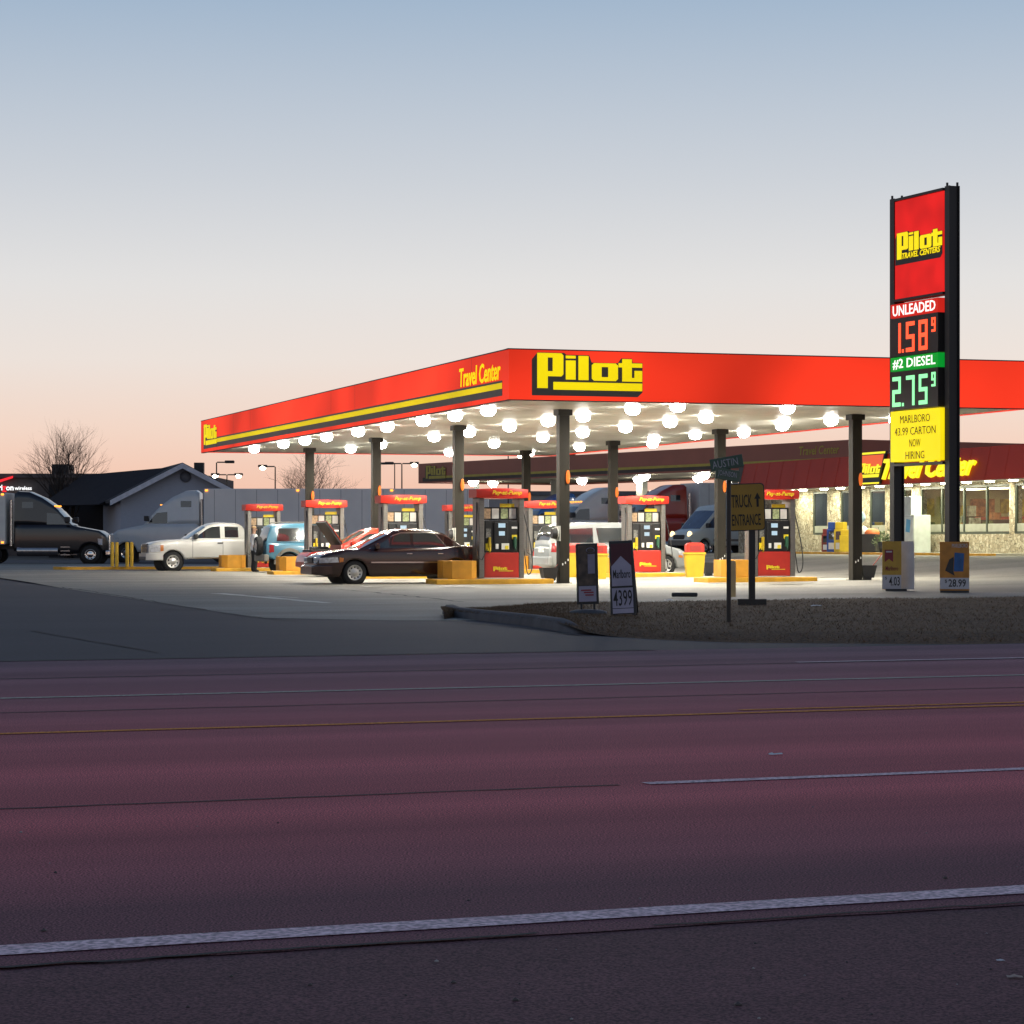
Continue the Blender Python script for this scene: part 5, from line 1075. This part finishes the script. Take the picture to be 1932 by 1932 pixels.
for z0, z1 in ((ZT+.02, ZT+.11), (ZE+.04, ZE+.11)): f.prism([fp(a, z0, .141), fp(b_, z0, .141), fp(b_, z1, .141), fp(a, z1, .141)], SN*.01)
LM = glow('lit_yellow_letters', (1, .84, .01), 1.15)
sl = MB(); sd = MB(); logo(sd, sl, fp(a+.1, ZE+.22, .165), SW, FZ, b_-a-.2, shadow=False, n=.0); f.v += []; sl.build('logo', LM, sgn); f.build('sign_edge', LM, sgn)
f = MB(); f.prism([fp(a+.1, ZE+.8, .143), fp(b_-.1, ZE+.8, .143), fp(b_-.1, ZT-.02, .143), fp(a+.1, ZT-.02, .143)], SN*.008); f.build('red_field', glow('lit_red_field', (1, .13, .02), .85), sgn)
t = MB(); c0, c1 = tx_(3314, 1.15), tx_(3662, 1.15); text(t, 'Travel Center', fp((c0+c1)/2, 4.30, .03), SW, FZ, c1-c0, .92, off=.02, shear=.2, depth=.12); t.build('letter_sign', LM, store)
# raised walk in front, yellow kerb
pv = MB(); sbox(pv, tx_(2956, 2), tx_(3715, 2), .004, 2.3, .45, .72); struct('walkway', pv, mat('walkway_concrete', (.36, .35, .29), rough=.8)); pv = MB(); sbox(pv, tx_(2950, 2.3), tx_(3735, 2.3), 2.304, 2.5, .45, .725); struct('yellow_kerb', pv, M_YEL)
# news boxes, freezer, bin, planter by the wall
for x, W_, H_, m_, lb in ((3105, .40, 1.05, mat('news_red', (.22, .03, .025)), 'dull red newspaper box, leftmost of the row by the shop wall'), (3127, .45, 1.35, mat('news_blue', (.02, .07, .32)), 'tall blue newspaper box by the shop wall'), (3153, .42, 1.35, mat('news_yellow', (.6, .42, .02)), 'narrow yellow newspaper box with a white card by the shop wall'), (3176, .48, 1.0, MATS['news_yellow'], 'squat plain yellow newspaper box beside the canopy column')):
    q = st(tx_(x, .9), .9, .72); r = thing('news_box', lb, 'newspaper box', q, math.atan2(-SN.x, SN.y)+PI, 'newspaper boxes by the shop wall')
    r.rotation_euler = (0, 0, math.radians(-35)); W2 = W_*1.15
    b = MB(); b.box((0, 0, H_*.38), (W2, .42, H_*.76), bev=.03); b.box((-.0, .03, H_*.88), (W2*.92, .34, H_*.24), bev=.03); b.build('cabinet', m_, r)
    if H_ > 1.02: b = MB(); b.box((0, -.215, H_*.2), (W2*.6, .012, H_*.22)); b.build('card', M_WHITE, r); b = MB(); b.box((0, -.215, H_*.55), (W2*.6, .012, H_*.28)); b.build('window', M_GLASS, r)
q = st(tx_(3418, .75), .75, .72); r = thing('ice_freezer', 'pale blue-white ice freezer cabinet beside the shop door', 'freezer', q, math.atan2(SW.y, SW.x)); b = MB(); b.box((0, 0, .8), (2.0, .8, 1.6), bev=.03); b.box((0, .0, 2.0), (.9, .5, .8), bev=.02); b.build('cabinet', mat('freezer_white', (.5, .55, .52), rough=.4), r)
for s in (-1, 1):
    b = MB(); b.box((s*.5, -.405, 1.0), (.9, .02, 1.0), bev=.01); dr = b.build('door', mat('freezer_door', (.55, .62, .6), rough=.35), r); b = MB(); b.prism([(s*.5+x, -.418, 1.15+z) for x, z in ((-.22, -.26), (.16, -.3), (.24, .24), (-.14, .28))], (0, -.006, 0)); t = b.build('emblem', mat('ice_blue', (.10, .36, .60)), dr)
b = MB(); b.prism([(.2+x, -.418, .3+z) for x, z in ((-.2, -.15), (.2, -.15), (.2, .15), (-.2, .15))], (0, -.006, 0)); b.build('emblem', MATS['ice_blue'], r)
q = st(tx_(3258, 1.2), 1.2, .72); r = thing('display_bin', 'black bin heaped with orange and white sale goods by the shop', 'bin', q, math.radians(-30)); b = MB(); b.box((0, 0, .4), (.9, .7, .8), bev=.05); b.build('tub', M_DARK, r); b = MB(); b.ball((.1, 0, .84), .36, 7, 0, (1.1, .9, .6)); b.build('goods', mat('orange_bag', (.6, .16, .05), rough=.6), r); b = MB(); b.ball((-.22, -.1, .92), .24, 6); b.build('goods', M_WHITE, r); b = MB(); b.lathe([(.001, 0), (.3, 0), (.3, .04), (.001, .04)], (-.45, .0, 1.55), (0, -1, 0), 18); b.xform(Matrix.Diagonal((1, 1, 1.0, 1))); b.box((-.45, .0, .7), (.04, .03, 1.4)); b.build('round_placard', mat('blue_white', (.3, .42, .5), var=.6, scale=3), r)
q = st(tx_(3318, 1.3), 1.3, .72); r = thing('planter', 'dark pot with a leafy shrub below the third shop window', 'planter', q); b = MB(); b.lathe([(.001, 0), (.22, 0), (.32, .45), (.001, .42)], (0, 0, 0), (0, 0, 1), 14); b.build('pot', M_DARK, r); b = MB()
for _ in range(160): c = Vector((rnd.gauss(0, .2), rnd.gauss(0, .2), .6+rnd.gauss(0, .17))); u_ = Vector((rnd.uniform(-1, 1), rnd.uniform(-1, 1), rnd.uniform(-1, 1))).normalized()*.08; b.add([c-u_, c+u_.orthogonal()*.6, c+u_], [(0, 1, 2)])
b.build('foliage', mat('shrub_leaf', (.06, .09, .03), var=.4), r)

# ---------------------------------------------------------------- dark diesel canopy
DA, DB = Vector((sx(1580, 179), 179, 0)), Vector((sx(3208, 136.3), 136.3, 0)); DE = (DA-DB).normalized(); DW = Vector((-DE.y, DE.x, 0)); DW = DW if DW.x > 0 else -DW; DL = (DA-DB).length; DWD = 11.5
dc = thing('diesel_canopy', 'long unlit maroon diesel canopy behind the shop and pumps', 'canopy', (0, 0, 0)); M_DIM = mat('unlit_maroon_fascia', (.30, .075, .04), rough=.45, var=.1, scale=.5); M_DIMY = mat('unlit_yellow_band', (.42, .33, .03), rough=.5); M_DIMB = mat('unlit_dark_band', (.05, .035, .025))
ZD0, ZD1 = 5.25, 6.62
def dpn(p, q, out, z0, z1, th=.15): b = MB(); b.prism([p+ZV*z0, q+ZV*z0, q+ZV*z1, p+ZV*z1], out*th); return b
c0, c1, c2, c3 = DB, DA, DA+DW*DWD, DB+DW*DWD
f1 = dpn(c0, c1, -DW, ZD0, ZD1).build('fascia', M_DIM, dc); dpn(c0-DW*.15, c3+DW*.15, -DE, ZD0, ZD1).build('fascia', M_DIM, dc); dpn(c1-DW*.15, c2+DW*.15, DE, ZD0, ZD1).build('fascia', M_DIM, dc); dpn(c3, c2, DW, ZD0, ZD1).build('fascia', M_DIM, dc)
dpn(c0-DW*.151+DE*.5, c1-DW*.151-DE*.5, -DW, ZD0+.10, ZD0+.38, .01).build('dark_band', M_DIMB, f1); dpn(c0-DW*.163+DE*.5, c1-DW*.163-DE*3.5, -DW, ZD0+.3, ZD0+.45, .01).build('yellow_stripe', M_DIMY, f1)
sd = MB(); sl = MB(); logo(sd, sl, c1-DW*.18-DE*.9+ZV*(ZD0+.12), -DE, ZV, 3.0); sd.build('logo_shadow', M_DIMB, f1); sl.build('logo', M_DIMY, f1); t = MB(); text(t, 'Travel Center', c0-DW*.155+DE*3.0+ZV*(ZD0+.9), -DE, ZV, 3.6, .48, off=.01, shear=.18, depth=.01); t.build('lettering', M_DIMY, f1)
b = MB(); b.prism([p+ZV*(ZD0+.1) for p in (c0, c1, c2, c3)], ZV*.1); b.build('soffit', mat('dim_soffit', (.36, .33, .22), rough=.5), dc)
for k in range(5):
    for w_ in (2.2, DWD-2.2):
        b = MB(); c = c0+DE*(4+k*(DL-8)/4)+DW*w_; b.box((c.x, c.y, 2.7), (.36, .36, 5.1)); b.build('column', mat('diesel_column', (.26, .27, .22), rough=.5), dc)
M_DLAMP = glow('diesel_lamp', (1, .95, .85), 90.0)
r = thing('diesel_lamp', 'bright bare lamp glowing under the dark diesel canopy', 'ceiling light', group='lamps under the diesel canopy'); b = MB(); b.lathe([(.34, 0), (.34, -.12), (.2, -.3), (.001, -.36)], (0, 0, 0), (0, 0, 1), 14); b.build('lens', M_DLAMP, r); b = MB(); b.box((0, 0, .02), (.8, .8, .05)); b.build('housing', M_WHITE, r)
ld = bpy.data.lights.new('diesel_light', 'AREA'); ld.shape = 'DISK'; ld.size = .6; ld.energy = 420; ld.color = (1, .95, .8); lo = bpy.data.objects.new('diesel_light', ld); COL.objects.link(lo); lo.parent = r; lo.location = (0, 0, -.4)
for i, (x, y) in enumerate(((893, 912), (930, 914), (1098, 909), (1205, 907), (1216, 901), (1318, 905), (1328, 899))):
    Y = F*(ZD0-.1-EH)/(HZ-y); p = dp(x, y, Y); p.z = ZD0+.06
    if i == 0: r.location = p
    else: dup(r, p)

# ---------------------------------------------------------------- background buildings, lamps, trees
def bx(mb, x0, x1, y0, dep, z0, z1, mi=0): mb.box(((x0+x1)/2, y0+dep/2, (z0+z1)/2), (x1-x0, dep, z1-z0), mi)
r = thing('strip_mall', 'low dark brown retail block with lit red and white sign at far left', 'building'); Y = 225; b = MB(); bx(b, sx(-300, Y), sx(760, Y), Y, 25, -.1, 7.1); b.build('wall', mat('brown_block', (.085, .07, .065), rough=.8), r); b = MB(); bx(b, sx(-300, Y), sx(760, Y), Y-.3, .3, 6.8, 7.15); b.build('parapet', mat('brown_parapet', (.10, .08, .075)), r)
b = MB(); bx(b, sx(190, Y), sx(252, Y), Y+.5, 3, 7.1, 8.0); b.build('roof_unit', M_DARK, r)
Zs = 1.2+(2030-1829)*Y/9600
sgn = MB(); text(sgn, 'veri', (sx(-9, Y), Y-.36, Zs), (1, 0, 0), ZV, 1.0, .50, off=.02, depth=.05); text(sgn, 'on', (sx(40, Y), Y-.36, Zs-.07), (1, 0, 0), ZV, .66, .36, off=.02, depth=.05); text(sgn, 'wireless', (sx(90, Y), Y-.36, Zs-.04), (1, 0, 0), ZV, 1.5, .34, off=.012, depth=.05); sgn.build('lettering', glow('sign_white', (1, 1, 1), 1.4), r)
sgn = MB(); text(sgn, 'z', (sx(19, Y), Y-.36, Zs-.12), (1, 0, 0), ZV, .42, .52, off=.02, depth=.05); sgn.build('red_letter', glow('sign_red', (1, .02, .03), 1.1), r)
b = MB(); q = lambda x, y: (sx(x, Y), Y-.4, 1.2+(2030-y)*Y/9600); b.prism([q(-40, 1812), q(-36, 1822), q(52, 1793), q(52, 1785)], (0, -.05, 0)); b.build('red_tick', glow('sign_red', (1, .02, .03), 1.1), r)
r = thing('flat_roof_building', 'black flat roofed building between the brown block and gabled house', 'building'); Y = 200; b = MB(); bx(b, sx(183, Y), sx(480, Y), Y, 15, -.1, 5.65); b.build('wall', mat('black_wall', (.015, .014, .016), rough=.8), r); b = MB(); [b.box((sx(x, Y), Y-.1, 5.68), (.35, .1, .12)) for x in (378, 390, 402)]; b.build('red_lamp', glow('red_lamp', (1, .02, .03), 2.0), r)
r = thing('gabled_house', 'blue-grey gabled house with steep dark roof at the left', 'house'); Y = 186
P = lambda x, y, dy=0: Vector((sx(x, Y), Y+dy, 1.2+(2030-y)*Y/9600))
gb = [P(452, 1868), P(690, 1750), P(868, 1842), P(868, 2085), P(452, 2085)]; b = MB(); b.prism(gb, (-4, 16, 0)); b.build('wall', mat('blue_grey_siding', (.29, .32, .39), rough=.7, var=.06, stretch=(1, 1, 9)), r)
rv = Vector((-4.4, 18, 0)); M_SH = mat('dark_shingles', (.022, .021, .025), rough=.9); b = MB()
for pa, pb_ in ((P(420, 1886, -.8), P(690, 1747, -.8)), (P(690, 1747, -.8), P(895, 1853, -.8))): b.prism([pa, pb_, pb_+ZV*.22, pa+ZV*.22], rv)
b.build('roof', M_SH, r); b = MB()
for pa, pb_ in ((P(420, 1886, -.9), P(690, 1747, -.9)), (P(690, 1747, -.9), P(895, 1853, -.9))): b.prism([pa-ZV*.2, pb_-ZV*.2, pb_+ZV*.18, pa+ZV*.18], (0, .08, 0))
b.build('barge_board', mat('barge_board', (.5, .52, .58)), r); b = MB(); c = P(696, 1788, -.05); b.lathe([(.4, 0), (.4, .06), (.001, .06)], c, (0, -1, 0), 16); b.build('vent', mat('vent_grey', (.12, .13, .16)), r); b = MB(); c = P(722, 1752, 4); b.box(c, (.7, .7, .9)); b.build('chimney', M_DARK, r)
b = MB(); w0 = P(640, 1750, 3)-Vector((.5, 0, 0)); pk = Vector((-5, 6, -.05)); b.prism([P(690, 1745, 2)+pk*.2, P(395, 1868, 2)+pk*.2-ZV*.4, P(330, 1868, 2)+pk-ZV*.4, P(500, 1768, 2)+pk], (0, 3, 0)); b.build('wing_roof', M_SH, r)
r = thing('warehouse', 'long low grey warehouse closing the view behind the lorries', 'building'); Y = 245; b = MB(); bx(b, sx(880, Y), sx(2760, Y), Y, 20, -.1, 5.9); b.build('wall', mat('warehouse_grey', (.3, .29, .29), rough=.7, var=.05), r); b = MB(); bx(b, sx(878, Y), sx(2764, Y), Y-.25, .25, 5.6, 6.0); b.build('eave', mat('warehouse_eave', (.11, .11, .12)), r)
# distant lamps
M_LIT = glow('street_lamp_lit', (1, .85, .62), 26.0)
def slamp(x, y, Yd, heads, lit, label):
    p = Vector((sx(x, Yd), Yd, -.05)); H = EH+(2030-y)*Yd/9600; r = thing('street_lamp', label, 'street lamp', p, 0, 'lamp posts beyond the lot'); b = MB(); b.cyl((0, 0, 0), (0, 0, H), .075, .05, 8); b.build('pole', M_DARK, r)
    for s in heads:
        b = MB(); b.box((s*.55, 0, H+.02), (1.0, .1, .1)); b.build('arm', M_DARK, r); b = MB(); b.box((s*1.05, 0, H+.05), (.75, .5, .22), bev=.06); hd = b.build('lamp_head', M_DARK, r)
        if s in lit: b = MB(); b.ball((s*1.05, -.05, H-.08), .26, 6, 0, (1, 1, .8)); b.build('lamp', M_LIT, hd)
slamp(812, 1732, 205, (1,), (), 'unlit lamp post with one arm, right of the gabled house'); slamp(851, 1779, 230, (-1, 1), (-1, 1), 'double lit lamp post low beside the gabled house'); slamp(1032, 1748, 215, (-1,), (-1,), 'single lit lamp post between the far left column and the house'); slamp(1507, 1737, 215, (-1, 1), (1,), 'lamp post with one lit head left of the dark diesel canopy'); slamp(1906, 1704, 225, (1,), (1,), 'lit lamp post showing above the dark diesel canopy'); slamp(2100, 1706, 235, (1,), (), 'unlit lamp post beyond the right pump row'); slamp(1480, 1738, 260, (-1,), (), 'thin unlit lamp post left of the diesel canopy logo')
def bare_tree(x, Yd, H, label, seed, spread=1.0):
    rg = random.Random(seed); r = thing('bare_tree', label, 'tree', (sx(x, Yd), Yd, -.1), 0); tk = MB(); br = MB()
    def grow(p, d, L, rad, dep, mb):
        pts = [p]; N = 5
        for i in range(N): d = (d+Vector((rg.gauss(0, .09), rg.gauss(0, .09), .06 if dep < 3 else -.0))).normalized(); pts.append(pts[-1]+d*L/N)
        mb.tube(pts, [rad*(1-.5*i/N) for i in range(N+1)], 5 if dep < 2 else 3)
        if dep >= 5: return
        for k in range(3):
            f_ = rg.uniform(.35, 1); q = pts[max(1, min(N, int(f_*N+.5)))]; ax = Vector((rg.gauss(0, 1), rg.gauss(0, 1), rg.gauss(0, .35))).normalized(); nd = (d+ax*rg.uniform(.45, .75)*spread).normalized()
            grow(q, nd, L*rg.uniform(.6, .82), rad*.58*(1.1-.3*f_), dep+1, br)
    for k in range(5): a = 2*PI*k/5+rg.random(); grow(Vector((math.cos(a)*.25, math.sin(a)*.25, 0)), Vector((math.cos(a)*.22*spread, math.sin(a)*.2, 1)).normalized(), H*.48, .12, 0, tk)
    M_BARK = mat('grey_brown_bark', (.04, .028, .02), rough=.9); tk.build('trunk', M_BARK, r); br.build('branches', M_BARK, r)
bare_tree(258, 196, 9.0, 'bare winter tree with fine spreading twigs over the brown block', 3, .68); bare_tree(1165, 222, 8.4, 'bare winter tree behind the far left canopy column', 9, 1.1)
random.seed(21); b = MB(); Y = 420
for i in range(420):
    x = random.uniform(1850, 2780); h = random.uniform(3, 6.5)+1.0*math.sin(x*.02); c = Vector((sx(x, Y), Y+random.uniform(-6, 6), 0)); b.tube([c, c+Vector((random.gauss(0, .5), 0, h*.6)), c+Vector((random.gauss(0, 1), 0, h*1.2))], [.25, .18, .04], 3)
    for _ in range(5): q = c+Vector((0, 0, h*random.uniform(.3, 1))); b.tube([q, q+Vector((random.gauss(0, 1.4), random.gauss(0, 1), random.uniform(.8, 2.4)))], [.12, .03], 3)
tag(b.build('woodland', mat('far_twigs', (.09, .06, .045), rough=.9)), kind='stuff')
